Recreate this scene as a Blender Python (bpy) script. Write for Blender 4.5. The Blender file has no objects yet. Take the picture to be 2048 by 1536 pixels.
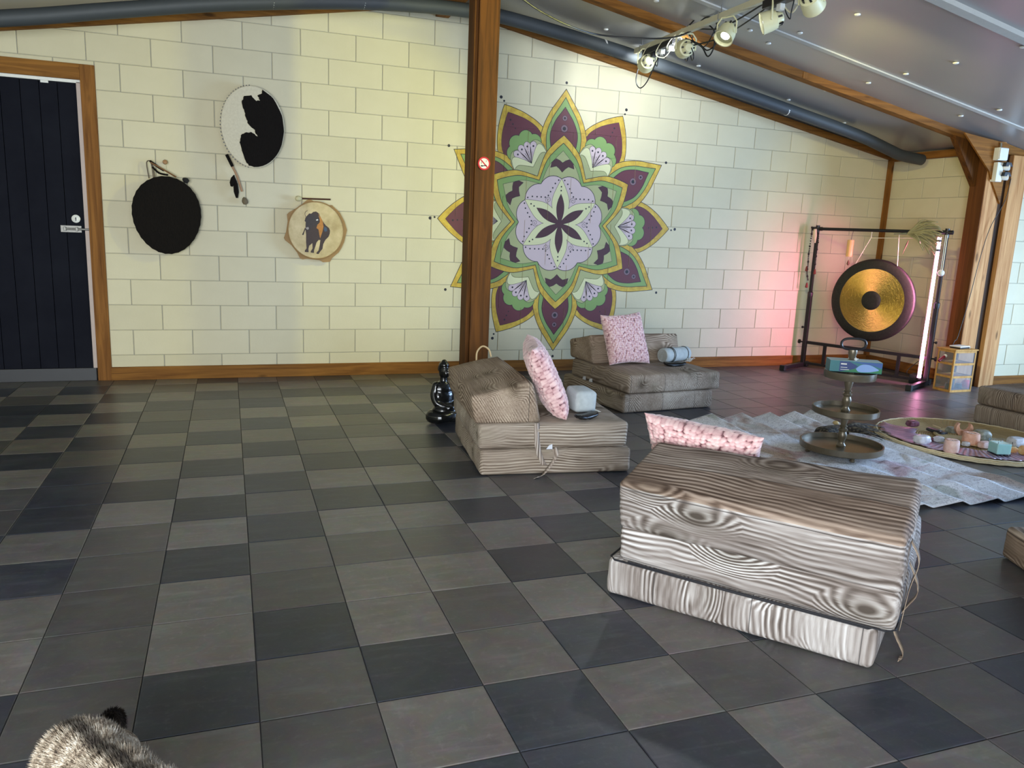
import bpy, bmesh, math, random
import numpy as np
from mathutils import Vector, Matrix, noise as mnoise
from mathutils.geometry import tessellate_polygon
random.seed(7)
C = bpy.context.scene.collection
sc = bpy.context.scene
PI = math.pi
# ---------------------------------------------------------------- camera (surveyed pose: metres, z up, back wall at y = W)
F_PX, YAW, PIT, ROL, CH = 1561.5, .3511, .1933, .0420, 1.29206
cy, sy, cp, sp, cr, sr = math.cos(YAW), math.sin(YAW), math.cos(PIT), math.sin(PIT), math.cos(ROL), math.sin(ROL)
FW = Vector((sy*cp, cy*cp, -sp)); r_ = Vector((cy, -sy, 0)); u_ = r_.cross(FW)
RT = cr*r_ + sr*u_; UP = -sr*r_ + cr*u_
CAM = Vector((0, 0, CH))
cam = bpy.data.cameras.new('camera'); camo = bpy.data.objects.new('camera', cam); C.objects.link(camo)
cam.sensor_fit = 'HORIZONTAL'; cam.sensor_width = 36; cam.lens = F_PX/2048*36; cam.clip_start = .02; cam.clip_end = 200
mw = Matrix((RT, UP, -FW)).transposed().to_4x4(); mw.translation = CAM
camo.matrix_world = mw
sc.camera = camo
def ray(x, y): return RT*((x-1024)/F_PX) + UP*((768-y)/F_PX) + FW
def fl(x, y, z=0.):            # point at height z seen at (x, y)
    d = ray(x, y); return CAM + d*((z-CH)/d.z)
def wl(x, y, w):               # point of the plane Y = w
    d = ray(x, y); return CAM + d*(w/d.y)
def ceilp(x, y):
    d = ray(x, y); t = (3.02+.182*2.53-CH)/(d.z+.182*d.x); return CAM + d*t
# ---------------------------------------------------------------- view, world, daylight
sc.view_settings.view_transform = 'Standard'; sc.view_settings.look = 'None'
sc.view_settings.gamma = 1; sc.view_settings.exposure = 0.0; sc.view_settings.use_curve_mapping = False
sc.cycles.use_denoising = True
sc.cycles.max_bounces = 7; sc.cycles.diffuse_bounces = 4; sc.cycles.glossy_bounces = 3; sc.cycles.transmission_bounces = 6
sc.cycles.caustics_reflective = False; sc.cycles.caustics_refractive = False; sc.cycles.sample_clamp_indirect = 4
wd = bpy.data.worlds.new('world'); sc.world = wd; wd.use_nodes = True
bg = wd.node_tree.nodes['Background']; bg.inputs[0].default_value = (.55, .7, 1, 1); bg.inputs[1].default_value = .6
def area(name, loc, target, sx, sy_, power, col):
    l = bpy.data.lights.new(name, 'AREA'); l.shape = 'RECTANGLE'; l.size = sx; l.size_y = sy_; l.energy = power; l.color = col
    o = bpy.data.objects.new(name, l); C.objects.link(o); o.location = loc
    o.rotation_euler = (Vector(target)-Vector(loc)).to_track_quat('-Z', 'Y').to_euler(); return o
def spot(name, loc, target, power, col, ang=60, blend=.4, rad=.04):
    l = bpy.data.lights.new(name, 'SPOT'); l.energy = power; l.color = col; l.spot_size = math.radians(ang); l.spot_blend = blend; l.shadow_soft_size = rad
    o = bpy.data.objects.new(name, l); C.objects.link(o); o.location = loc
    o.rotation_euler = (Vector(target)-Vector(loc)).to_track_quat('-Z', 'Y').to_euler(); return o
area('daylight_right', (8.34, 2.5, 1.0), (3.2, 2.5, -.6), 3.0, 1.7, 500, (.42, .64, 1))
area('daylight_front_left', (-1.1, -2.33, 1.1), (-1.1, 5, 1.1), 2.4, 1.95, 500, (.88, .94, 1))
area('daylight_front_right', (2.4, -2.33, 1.4), (2.4, 5, 1.4), 2.4, 1.5, 60, (.88, .94, 1))
area('daylight_front_far', (6.9, -2.33, 1.1), (6.9, 5, 1.1), 2.0, 1.5, 25, (.20, .50, 1))

# ================================================================ node helpers
class G:
    def __init__(s, name):
        s.m = bpy.data.materials.new(name); s.m.use_nodes = True; s.t = s.m.node_tree; s.t.nodes.clear()
        s.out = s.n('ShaderNodeOutputMaterial'); s.b = s.n('ShaderNodeBsdfPrincipled'); s.l(s.b.outputs[0], s.out.inputs[0])
    def n(s, ty, **k):
        a = s.t.nodes.new(ty)
        for q, v in k.items(): setattr(a, q, v)
        return a
    def l(s, a, b): s.t.links.new(a, b)
    def put(s, sock, v):
        if isinstance(v, bpy.types.NodeSocket): s.l(v, sock)
        elif v is not None:
            if isinstance(v, (tuple, list)) and len(v) == 3 and sock.type == 'RGBA': v = (*v, 1)
            sock.default_value = v
    def co(s, kind='Object'): return s.n('ShaderNodeTexCoord').outputs[kind]
    def map(s, v, sc_=(1, 1, 1), loc=(0, 0, 0), rot=(0, 0, 0)):
        a = s.n('ShaderNodeMapping'); s.l(v, a.inputs[0]); a.inputs[1].default_value = loc; a.inputs[2].default_value = rot; a.inputs[3].default_value = sc_; return a.outputs[0]
    def noise(s, v, scale, detail=3, rough=.5, dist=0, out=0):
        a = s.n('ShaderNodeTexNoise'); s.put(a.inputs['Vector'], v); a.inputs['Scale'].default_value = scale; a.inputs['Detail'].default_value = detail
        a.inputs['Roughness'].default_value = rough; a.inputs['Distortion'].default_value = dist; return a.outputs[out]
    def vor(s, v, scale, feat='F1', out='Distance', rnd=1):
        a = s.n('ShaderNodeTexVoronoi', feature=feat); s.put(a.inputs['Vector'], v); a.inputs['Scale'].default_value = scale; a.inputs['Randomness'].default_value = rnd; return a.outputs[out]
    def ramp(s, v, pts, interp='LINEAR'):
        a = s.n('ShaderNodeValToRGB'); a.color_ramp.interpolation = interp; e = a.color_ramp.elements
        while len(e) > 1: e.remove(e[-1])
        for i, (p, c) in enumerate(pts):
            q = e[0] if i == 0 else e.new(p); q.position = p
            q.color = (*c, 1) if isinstance(c, (tuple, list)) else (c, c, c, 1)
        s.l(v, a.inputs[0]); return a.outputs[0]
    def mix(s, f, a, b, mode='MIX'):
        q = s.n('ShaderNodeMix', data_type='RGBA', blend_type=mode); s.put(q.inputs[0], f); s.put(q.inputs[6], a); s.put(q.inputs[7], b); return q.outputs[2]
    def math(s, op, a, b=None, c=None):
        q = s.n('ShaderNodeMath', operation=op); s.put(q.inputs[0], a)
        if b is not None: s.put(q.inputs[1], b)
        if c is not None: s.put(q.inputs[2], c)
        return q.outputs[0]
    def vm(s, op, a, b):
        q = s.n('ShaderNodeVectorMath', operation=op); s.put(q.inputs[0], a); s.put(q.inputs[1], b); return q.outputs[0]
    def sep(s, v):
        q = s.n('ShaderNodeSeparateXYZ'); s.l(v, q.inputs[0]); return q.outputs
    def comb(s, x, y, z):
        q = s.n('ShaderNodeCombineXYZ'); s.put(q.inputs[0], x); s.put(q.inputs[1], y); s.put(q.inputs[2], z); return q.outputs[0]
    def bump(s, h, strength=.3, dist=.01):
        q = s.n('ShaderNodeBump'); s.l(h, q.inputs['Height']); q.inputs['Strength'].default_value = strength; q.inputs['Distance'].default_value = dist
        s.l(q.outputs[0], s.b.inputs['Normal'])
    def set(s, col=None, rough=None, metal=None, spec=None, emit=None, es=None, trans=None, ior=None, coat=None, alpha=None, sheen=None):
        b = s.b.inputs
        for k, v in (('Base Color', col), ('Roughness', rough), ('Metallic', metal), ('Specular IOR Level', spec), ('Emission Color', emit), ('Emission Strength', es),
                     ('Transmission Weight', trans), ('IOR', ior), ('Coat Weight', coat), ('Alpha', alpha), ('Sheen Weight', sheen)):
            if v is not None: s.put(b[k], v)
        return s.m
def s2l(*c): return tuple((v/255/12.92 if v/255 <= .04045 else ((v/255+.055)/1.055)**2.4) for v in c)
def plain(name, col, rough=.5, metal=0, var=.08, scale=20, bump=0, **k):
    g = G(name); v = g.noise(g.co(), scale, 4); c = g.mix(v, tuple(max(0, x*(1-var)) for x in col), tuple(min(1, x*(1+var)) for x in col))
    if bump: g.bump(v, bump, .004)
    return g.set(col=c, rough=rough, metal=metal, **k)
def wood(name, light, dark, axis=2, fine=28, knots=True, rough=.55):
    g = G(name); co = g.co(); s_ = [fine]*3; s_[axis] = fine*.05
    v = g.map(co, tuple(s_)); n1 = g.noise(v, 1.0, 5, .6, .8)
    s2 = [6]*3; s2[axis] = .9; n2 = g.noise(g.map(co, tuple(s2)), 1, 2)
    c = g.ramp(n1, [(.3, dark), (.62, light)]); c = g.mix(g.math('MULTIPLY', n2, .55), c, tuple(x*.55 for x in dark))
    if knots:
        s3 = [7]*3; s3[axis] = 2.2; d = g.vor(g.map(co, tuple(s3)), 1); k = g.ramp(d, [(.06, 1), (.13, 0)]); c = g.mix(g.math('MULTIPLY', k, .75), c, tuple(x*.25 for x in dark))
    g.bump(n1, .15, .003); return g.set(col=c, rough=max(rough, .7), spec=.2)
def woodprint(name, grain=0, cross=1, plank=.28, scale=1., off=0., tone=1., bright=1., topz=None, freq=400.):
    """printed barn-wood fabric; grain = axis along which the lines run, cross = axis across which they repeat"""
    g = G(name); co = g.map(g.co(), (scale,)*3, (off, off*.7, off*1.3))
    x = g.sep(co)
    third = 3-grain-cross
    sg = [7.]*3; sg[grain] = 3.0; sg[third] = 5
    warp = g.noise(g.map(co, tuple(sg)), .55, 2, .5)
    # knots as stretched cells
    sk = [5.2]*3; sk[grain] = 2.6
    kd = g.vor(g.map(co, tuple(sk)), 1.0, rnd=.9); near = g.ramp(kd, [(.0, 1), (.42, 0)])
    f = g.math('ADD', g.math('MULTIPLY', x[cross], freq), g.math('MULTIPLY', x[third], freq*.63))
    f = g.math('ADD', f, g.math('MULTIPLY', warp, 46.))
    f = g.math('ADD', f, g.math('MULTIPLY', near, 34.))
    fine = [90.]*3; fine[grain] = 4.
    fn = g.noise(g.map(co, tuple(fine)), 1, 3, .6)
    w = g.math('SINE', g.math('ADD', f, g.math('MULTIPLY', fn, 3.)))
    w = g.math('MULTIPLY_ADD', w, .5, .5)
    big = [5.]*3; big[grain] = 1.1
    bn = g.noise(g.map(co, tuple(big), (3, 5, 1)), 1, 3, .55)
    amp = g.ramp(g.noise(g.map(co, tuple(big), (9, 1, 4)), 2.2, 3), [(.40, .12), (.66, .9)])
    v = g.math('MULTIPLY_ADD', g.math('SUBTRACT', w, .5), g.math('MULTIPLY', amp, .5), g.math('MULTIPLY_ADD', fn, .35, g.math('MULTIPLY', bn, .55)))
    v = g.math('SUBTRACT', v, g.math('MULTIPLY', g.ramp(kd, [(.03, 1), (.2, 0)]), .18))
    if bright > 1.2: v = g.math('MULTIPLY_ADD', v, 1.35, -.21); bright = 1.1; cool = True
    else: cool = False
    t = tone
    c = g.ramp(v, [(.12, tuple(a*bright for a in s2l(88, 76, 67))), (.31, tuple(a*bright for a in s2l(132, 119, 109))), (.52, tuple(a*bright for a in s2l(176, 165, 155))), (.74, tuple(a*bright for a in s2l(220, 213, 204)))])
    c = g.mix(g.math('MULTIPLY', g.ramp(kd, [(.1, 1), (.36, 0)]), .45), c, g.mix(1, c, s2l(186, 192, 180), 'MULTIPLY'))
    pl = g.math('FLOOR', g.math('DIVIDE', g.math('ADD', x[cross], .07), plank))
    pr = g.noise(g.comb(pl, pl, 0.3), 3.7, 0)
    c = g.mix(g.ramp(pr, [(.35, .0), (.65, .5)]), c, g.mix(1, c, s2l(*(222, 206, 190)), 'MULTIPLY')) if not cool else g.mix(1, c, (.93, .98, 1.06), 'MULTIPLY')
    fr = g.math('FRACT', g.math('DIVIDE', g.math('ADD', x[cross], .07), plank))
    seam = g.math('LESS_THAN', fr, .0035/plank)
    c = g.mix(g.math('MULTIPLY', seam, .75), c, (.05, .045, .045))
    if topz:
        ox = g.sep(g.co()); up = g.math('GREATER_THAN', ox[2], topz); nearp = g.math('LESS_THAN', ox[0], .115)
        c = g.mix(up, c, g.mix(1, c, s2l(238, 228, 218), 'MULTIPLY')); c = g.mix(g.math('MULTIPLY', up, nearp), c, g.mix(1, c, s2l(232, 222, 214), 'MULTIPLY'))
        c = g.mix(g.math('MULTIPLY', up, g.math('LESS_THAN', g.math('ABSOLUTE', g.math('SUBTRACT', ox[0], .115)), .0018)), c, (.06, .05, .045))
    if tone != 1: c = g.mix(1, c, (1, tone, tone*tone*.95), 'MULTIPLY')
    g.bump(g.noise(g.co(), 14, 3), .35, .012)
    return g.set(col=c, rough=.85, spec=.2)
M = {}
gw = G('painted_block'); nz = gw.noise(gw.co(), 5, 3); oi = gw.n('ShaderNodeObjectInfo').outputs['Random']
gw.bump(gw.noise(gw.co(), 60, 4), .25, .003)
M['block'] = gw.set(col=gw.mix(oi, gw.mix(nz, s2l(203, 194, 160), s2l(213, 204, 172)), gw.mix(nz, s2l(194, 185, 152), s2l(207, 198, 166))), rough=.62)
M['mortar'] = plain('mortar', s2l(160, 157, 142), .9)
M['timber'] = wood('stained_timber', s2l(158, 108, 46), s2l(104, 64, 22), 0)
M['timber_v'] = wood('stained_timber_upright', s2l(158, 106, 48), s2l(102, 62, 22), 2)
M['timber_y'] = wood('stained_timber_along', s2l(158, 106, 48), s2l(102, 62, 22), 1)
M['post'] = wood('old_post_wood', s2l(112, 68, 22), s2l(66, 38, 10), 2, knots=False)
M['pine_v'] = wood('pine_upright', s2l(214, 164, 108), s2l(164, 108, 60), 2)
M['pine_x'] = wood('pine_beam', s2l(160, 106, 44), s2l(98, 60, 22), 0)
def tilemat(name, a, b, w):
    g = G(name); co = g.co(); oi = g.n('ShaderNodeObjectInfo').outputs['Random']
    sh = g.vm('ADD', co, g.comb(g.math('MULTIPLY', oi, 31.), g.math('MULTIPLY', oi, 17.), 0))
    n1 = g.noise(sh, 5, 5, .6, .4); n2 = g.noise(g.map(sh, (4, 26, 10), rot=(0, 0, .8)), 1, 4, .6, .5); n3 = g.noise(sh, 90, 3)
    c = g.mix(g.ramp(n1, [(.3, 0), (.7, 1)]), a, b); c = g.mix(g.ramp(n2, [(.52, 0), (.75, .5)]), c, w); c = g.mix(g.math('MULTIPLY', n3, .25), c, tuple(x*.6 for x in a)); n4 = g.noise(sh, 11, 6, .75, .8, 1); c = g.mix(.35, c, g.mix(1, c, n4, 'OVERLAY')); n5 = g.noise(sh, 38, 4, .7); c = g.mix(g.ramp(n5, [(.55, 0), (.72, .35)]), c, w)
    c = g.mix(.5, c, g.mix(1, c, g.ramp(oi, [(0, .7), (1, 1.25)]), 'MULTIPLY'))
    g.bump(g.math('ADD', n1, g.math('MULTIPLY', n3, .4)), .12, .004)
    return g.set(col=c, rough=g.ramp(n1, [(0, .30), (1, .43)]), spec=.42)
M['tile_dark'] = tilemat('slate_tile_dark', s2l(50, 53, 60), s2l(64, 66, 73), s2l(88, 90, 96))
M['tile_mid'] = tilemat('slate_tile_mid', s2l(80, 78, 78), s2l(92, 89, 87), s2l(112, 109, 107))
M['tile_light'] = tilemat('slate_tile_light', s2l(102, 98, 95), s2l(120, 115, 111), s2l(144, 139, 135))
M['grout'] = plain('grout', s2l(58, 57, 57), .9)
gc = G('ceiling_sheet'); nz = gc.noise(gc.co(), 1.3, 2)
M['ceil'] = gc.set(col=gc.mix(nz, s2l(160, 159, 157), s2l(172, 171, 169)), rough=.33, metal=.35, spec=.5)
M['strip'] = plain('joint_strip', s2l(190, 188, 180), .85, spec=.1)
M['pipe'] = plain('grey_pvc', s2l(60, 64, 66), .6)
M['black'] = plain('black_steel', s2l(26, 24, 26), .4)
M['rubber'] = plain('black_rubber', s2l(18, 18, 18), .6)
M['cable'] = plain('cable_black', s2l(22, 22, 22), .45)
M['cable_w'] = plain('cable_white', s2l(214, 208, 178), .5)
M['white'] = plain('white_plastic', s2l(222, 222, 214), .4)
M['lampbody'] = plain('cream_lamp_body', s2l(226, 222, 178), .4)
M['steel'] = plain('brushed_steel', s2l(132, 130, 124), .5, .7)
gd = G('door_blue_black'); n1 = gd.noise(gd.co(), 3, 4, .65); n2 = gd.noise(gd.map(gd.co(), (30, 30, 1.5)), 1, 3)
gd.bump(n2, .15, .003)
M['door'] = gd.set(col=gd.mix(gd.ramp(n1, [(.4, 0), (.8, 1)]), s2l(9, 11, 22), s2l(20, 22, 31)), rough=.75, spec=.15)
M['pillow_base'] = None

# ================================================================ mesh helpers
class MB:
    def __init__(s): s.v = []; s.f = []; s.mi = []; s.cur = 0
    def add(s, vs, fs):
        b = len(s.v); s.v += [tuple(v) for v in vs]; s.f += [tuple(b+i for i in f) for f in fs]; s.mi += [s.cur]*len(fs); return s
    def box(s, a, b, ch=0):
        (x0, y0, z0), (x1, y1, z1) = a, b
        x0, x1 = min(x0, x1), max(x0, x1); y0, y1 = min(y0, y1), max(y0, y1); z0, z1 = min(z0, z1), max(z0, z1)
        if not ch:
            vs = [(x, y, z) for z in (z0, z1) for y in (y0, y1) for x in (x0, x1)]
            return s.add(vs, [(0, 2, 3, 1), (4, 5, 7, 6), (0, 1, 5, 4), (2, 6, 7, 3), (0, 4, 6, 2), (1, 3, 7, 5)])
        bm = bmesh.new(); bmesh.ops.create_cube(bm, size=1)
        for v in bm.verts: v.co = Vector(((x0+x1)/2+v.co.x*(x1-x0), (y0+y1)/2+v.co.y*(y1-y0), (z0+z1)/2+v.co.z*(z1-z0)))
        bmesh.ops.bevel(bm, geom=bm.edges[:], offset=ch, segments=2, affect='EDGES', profile=.6)
        return s.bm(bm)
    def bm(s, bm, mat=None):
        bm.verts.index_update(); s.add([(mat@v.co if mat else v.co) for v in bm.verts], [[v.index for v in f.verts] for f in bm.faces]); bm.free(); return s
    def bar(s, p, q, wx, wy, up=(0, 0, 1)):
        p, q = Vector(p), Vector(q); d = (q-p).normalized(); a = d.cross(Vector(up))
        if a.length < 1e-4: a = d.cross(Vector((1, 0, 0)))
        a.normalize(); b = d.cross(a); vs = []
        for e in (p, q):
            for i, j in ((-1, -1), (1, -1), (1, 1), (-1, 1)): vs.append(e+a*(i*wx/2)+b*(j*wy/2))
        return s.add(vs, [(0, 3, 2, 1), (4, 5, 6, 7), (0, 1, 5, 4), (1, 2, 6, 5), (2, 3, 7, 6), (3, 0, 4, 7)])
    def tube(s, pts, r, n=8, cap=True, smooth=0):
        pts = [Vector(p) for p in pts]
        if smooth: pts = spline(pts, smooth)
        rs = r if isinstance(r, (list, tuple)) else [r]*len(pts)
        if len(rs) != len(pts): rs = [rs[min(len(rs)-1, int(i*(len(rs)-1)/(len(pts)-1)+.5))] for i in range(len(pts))]
        b = len(s.v); t = (pts[1]-pts[0]).normalized(); a = t.orthogonal().normalized()
        for i, p in enumerate(pts):
            t2 = (pts[min(i+1, len(pts)-1)]-pts[max(i-1, 0)])
            t2 = t2.normalized() if t2.length > 1e-9 else t
            a = (a-t2*a.dot(t2)); a = a.normalized() if a.length > 1e-6 else t2.orthogonal().normalized(); c = t2.cross(a); t = t2
            for k in range(n): s.v.append(tuple(p+(a*math.cos(2*PI*k/n)+c*math.sin(2*PI*k/n))*rs[i]))
        for i in range(len(pts)-1):
            for k in range(n): s.f.append((b+i*n+k, b+i*n+(k+1) % n, b+(i+1)*n+(k+1) % n, b+(i+1)*n+k)); s.mi.append(s.cur)
        if cap:
            s.f.append(tuple(b+k for k in reversed(range(n)))); s.f.append(tuple(b+(len(pts)-1)*n+k for k in range(n))); s.mi += [s.cur]*2
        return s
    def lathe(s, prof, n=32, c=(0, 0, 0), mat=None):
        b = len(s.v); m = mat or Matrix.Translation(c)
        for (r, z) in prof:
            for k in range(n): s.v.append(tuple(m@Vector((r*math.cos(2*PI*k/n), r*math.sin(2*PI*k/n), z))))
        for i in range(len(prof)-1):
            for k in range(n): s.f.append((b+i*n+k, b+i*n+(k+1) % n, b+(i+1)*n+(k+1) % n, b+(i+1)*n+k)); s.mi.append(s.cur)
        if prof[0][0] > 1e-6 and prof[-1][0] > 1e-6 and abs(prof[0][1]-prof[-1][1]) < 1e-6:      # closed ring: join the two ends, no caps
            e_ = (len(prof)-1)*n
            for k in range(n): s.f.append((b+e_+k, b+e_+(k+1) % n, b+(k+1) % n, b+k)); s.mi.append(s.cur)
            return s
        if prof[0][0] > 1e-6: s.f.append(tuple(b+k for k in reversed(range(n)))); s.mi.append(s.cur)
        if prof[-1][0] > 1e-6: s.f.append(tuple(b+(len(prof)-1)*n+k for k in range(n))); s.mi.append(s.cur)
        return s
    def ball(s, c, r, n=2):
        bm = bmesh.new(); bmesh.ops.create_icosphere(bm, subdivisions=n, radius=1)
        rr = r if isinstance(r, (tuple, list)) else (r, r, r)
        for v in bm.verts: v.co = Vector((c[0]+v.co.x*rr[0], c[1]+v.co.y*rr[1], c[2]+v.co.z*rr[2]))
        return s.bm(bm)
    def prism(s, poly, a, b, f=None, inset=0):
        """poly in 2D, extruded from a (back) to b (front); f maps (u, v, depth) to a point"""
        f = f or (lambda u, v, d: (u, d, v)); n = len(poly)
        tri = tessellate_polygon([[Vector((p[0], p[1], 0)) for p in poly]])
        base = len(s.v); s.v += [tuple(f(p[0], p[1], a)) for p in poly]; s.v += [tuple(f(p[0], p[1], b)) for p in poly]
        for t in tri:
            s.f.append(tuple(base+n+i for i in t)); s.f.append(tuple(base+i for i in reversed(t))); s.mi += [s.cur]*2
        for i in range(n): j = (i+1) % n; s.f.append((base+i, base+j, base+n+j, base+n+i)); s.mi.append(s.cur)
        return s
    def mesh(s, name, mats, smooth=False):
        me = bpy.data.meshes.new(name); me.from_pydata(s.v, [], s.f)
        for m in (mats if isinstance(mats, (list, tuple)) else [mats]): me.materials.append(m)
        if any(s.mi): me.polygons.foreach_set('material_index', s.mi)
        bm = bmesh.new(); bm.from_mesh(me); bmesh.ops.recalc_face_normals(bm, faces=bm.faces); bm.to_mesh(me); bm.free()
        if smooth:
            me.polygons.foreach_set('use_smooth', [True]*len(me.polygons))
            try: me.set_sharp_from_angle(angle=math.radians(40 if smooth is True else smooth))
            except Exception: pass
        me.update(); return me
    def build(s, name, mats, parent=None, smooth=False, **k): return link(name, s.mesh(name, mats, smooth), parent, **k)
def link(name, me, parent=None, kind=None, label=None, cat=None, group=None, loc=None, rot=None):
    o = bpy.data.objects.new(name, me); C.objects.link(o); o.parent = parent
    if loc is not None: o.location = loc
    if rot is not None: o.rotation_euler = rot
    return tag(o, label, cat, group, kind)
def tag(o, label=None, cat=None, group=None, kind=None):
    for k, v in (('label', label), ('category', cat), ('group', group), ('kind', kind)):
        if v: o[k] = v
    return o
def thing(name, label, cat, loc=(0, 0, 0), rz=0, group=None):
    o = bpy.data.objects.new(name, None); C.objects.link(o); o.location = loc; o.rotation_euler = (0, 0, rz); o.empty_display_size = .05
    return tag(o, label, cat, group)
def spline(p, k=6):
    p = [Vector(q) for q in p]; out = []
    for i in range(len(p)-1):
        a, b, c, d = p[max(i-1, 0)], p[i], p[i+1], p[min(i+2, len(p)-1)]
        for j in range(k):
            t = j/k; out.append(.5*((2*b)+(c-a)*t+(2*a-5*b+4*c-d)*t*t+(3*b-a-3*c+d)*t**3))
    return out+[p[-1]]
def clip(poly, nx, ny, c):   # keep nx*x + ny*y <= c
    out = []
    for i in range(len(poly)):
        p, q = poly[i], poly[(i+1) % len(poly)]; a = nx*p[0]+ny*p[1]-c; b = nx*q[0]+ny*q[1]-c
        if a <= 0: out.append(p)
        if (a < 0 < b) or (b < 0 < a): t = a/(a-b); out.append((p[0]+(q[0]-p[0])*t, p[1]+(q[1]-p[1])*t))
    return out
def cliprect(poly, x0, x1, z0, z1):
    for a in ((1, 0, x1), (-1, 0, -x0), (0, 1, z1), (0, -1, -z0)):
        poly = clip(poly, *a)
        if len(poly) < 3: return []
    return poly

# ================================================================ the room
W = 6.795; XR = 6.70; YJ = 5.50
q_ = W/23.53; BW = 1.5104*q_; BH = .6904*q_; XB = -1.7615*q_; ZB = CH-(4.195-.4085)*q_
RIDGE = 1.73
def zc(x): return 3.165-.182*(x-RIDGE) if x > RIDGE else 3.165-.177*(RIDGE-x)
def blockpoly(poly, f, mb, depth=.05, inset=.0035):
    """one block: polygon front face with a small chamfer, back at depth"""
    n = len(poly); cx = sum(p[0] for p in poly)/n; cz = sum(p[1] for p in poly)/n
    def ins(d):
        r = []
        for p in poly:
            l = math.hypot(p[0]-cx, p[1]-cz) or 1
            r.append((p[0]-(d if p[0] > cx else -d), p[1]-(d if p[1] > cz else -d)))
        return r
    a, b, c = poly, poly, ins(inset)
    base = len(mb.v)
    for pl, d in ((a, depth), (b, inset*.7), (c, 0.)): mb.v += [tuple(f(p[0], p[1], d)) for p in pl]
    for r in range(2):
        for i in range(n):
            j = (i+1) % n; mb.f.append((base+r*n+i, base+r*n+j, base+(r+1)*n+j, base+(r+1)*n+i)); mb.mi.append(0)
    mb.f.append(tuple(base+2*n+i for i in range(n))); mb.f.append(tuple(base+i for i in reversed(range(n)))); mb.mi += [0, 0]
def block_wall(parent, f, x0, x1, xoff, top, hole=None, par=0):
    """rows of painted blocks between x0 and x1 in the wall's own (u, z) frame"""
    j = .003; cells = []
    for k in range(-1, 16):
        z0 = ZB+k*BH; z1 = z0+BH
        if k == -1: z0 = .03
        o = (.5 if (k+par) % 2 == 0 else 0)*BW+xoff
        i0 = math.floor((x0-o)/BW)
        i = i0
        while o+i*BW < x1:
            a, b = max(x0, o+i*BW), min(x1, o+(i+1)*BW); i += 1
            if b-a < .02: continue
            pcs = [(a, b, z0, z1)]
            if hole:
                hx, hz = hole; n = []
                for (a, b, c, d) in pcs:
                    if a >= hx or c >= hz: n.append((a, b, c, d)); continue
                    if b > hx+.02: n.append((hx, b, c, d)); b = hx
                    if d > hz+.01: n.append((a, b, hz, d))
                pcs = n
            for (a, b, c, d) in pcs:
                p = [(a+j, c+j*.6), (b-j, c+j*.6), (b-j, d-j*.6), (a+j, d-j*.6)]
                for (nx, ny, cc) in top: p = clip(p, nx, ny, cc)
                if len(p) < 3: continue
                ar = abs(sum(p[i][0]*p[(i+1) % len(p)][1]-p[(i+1) % len(p)][0]*p[i][1] for i in range(len(p))))/2
                if ar < .0015: continue
                full = len(p) == 4 and abs(b-a-BW) < 1e-6 and abs(d-c-BH) < 1e-6 and abs(ar-(BW-2*j)*(BH-1.2*j)) < 1e-6
                if full:
                    key = (parent.name, 'full')
                    if key not in block_wall.cache:
                        mb = MB(); blockpoly([(-BW/2+j, -BH/2+j*.6), (BW/2-j, -BH/2+j*.6), (BW/2-j, BH/2-j*.6), (-BW/2+j, BH/2-j*.6)], lambda u, z, dd: Vector(f(u, z, dd))-Vector(f(0, 0, 0)), mb)
                        block_wall.cache[key] = mb.mesh('brick', M['block'])
                    link('brick', block_wall.cache[key], parent, loc=f((a+b)/2, (c+d)/2, 0))
                else:
                    ux, uz = (a+b)/2, (c+d)/2; mb = MB()
                    blockpoly([(q[0]-ux, q[1]-uz) for q in p], lambda u, z, dd: Vector(f(u, z, dd))-Vector(f(0, 0, 0)), mb)
                    mb.build('brick', M['block'], parent, loc=f(ux, uz, 0))
                cells.append((min(q[0] for q in p), max(q[0] for q in p), min(q[1] for q in p), max(q[1] for q in p)))
    return cells
block_wall.cache = {}
def wall(name, poly, f, d0=.005, d1=.16):
    return MB().prism(poly, d1, d0, lambda u, z, d: f(u, z, d)).build(name, M['mortar'], None, kind='structure')
# --- back wall
fb = lambda u, z, d: (u, W+d, z)
tr = lambda x: zc(x)-.0
DX, DZ = -.895, 2.36
wb = wall('wall_back', [(-3, DZ), (DX, DZ), (DX, 0), (XR, 0), (XR, zc(XR)), (RIDGE, zc(RIDGE)), (-3, zc(-3))], fb)
topb = [(.182, 1, 3.165+.182*RIDGE-.05), (-.177, 1, 3.165-.177*RIDGE-.05)]
cells_back = block_wall(wb, fb, -1.9, XR-.035, XB, topb, hole=(DX, DZ))
# --- right wall (recess) and the short wall facing the room beyond the posts
fr_ = lambda u, z, d: (XR+d, u, z)
wr = wall('wall_right', [(YJ, 0), (W, 0), (W, zc(XR)), (YJ, zc(XR))], fr_)
block_wall(wr, fr_, YJ+.02, W-.012, W-BW*.55, [(0, 1, zc(XR)-.05)])
fj = lambda u, z, d: (u, YJ+d, z)
wj = wall('wall_side', [(XR, 0), (8.2, 0), (8.2, zc(8.2)), (XR, zc(XR))], fj)
block_wall(wj, fj, XR+.02, 8.19, 7.165, [(.182, 1, 3.165+.182*RIDGE-.05)], par=1)
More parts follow.
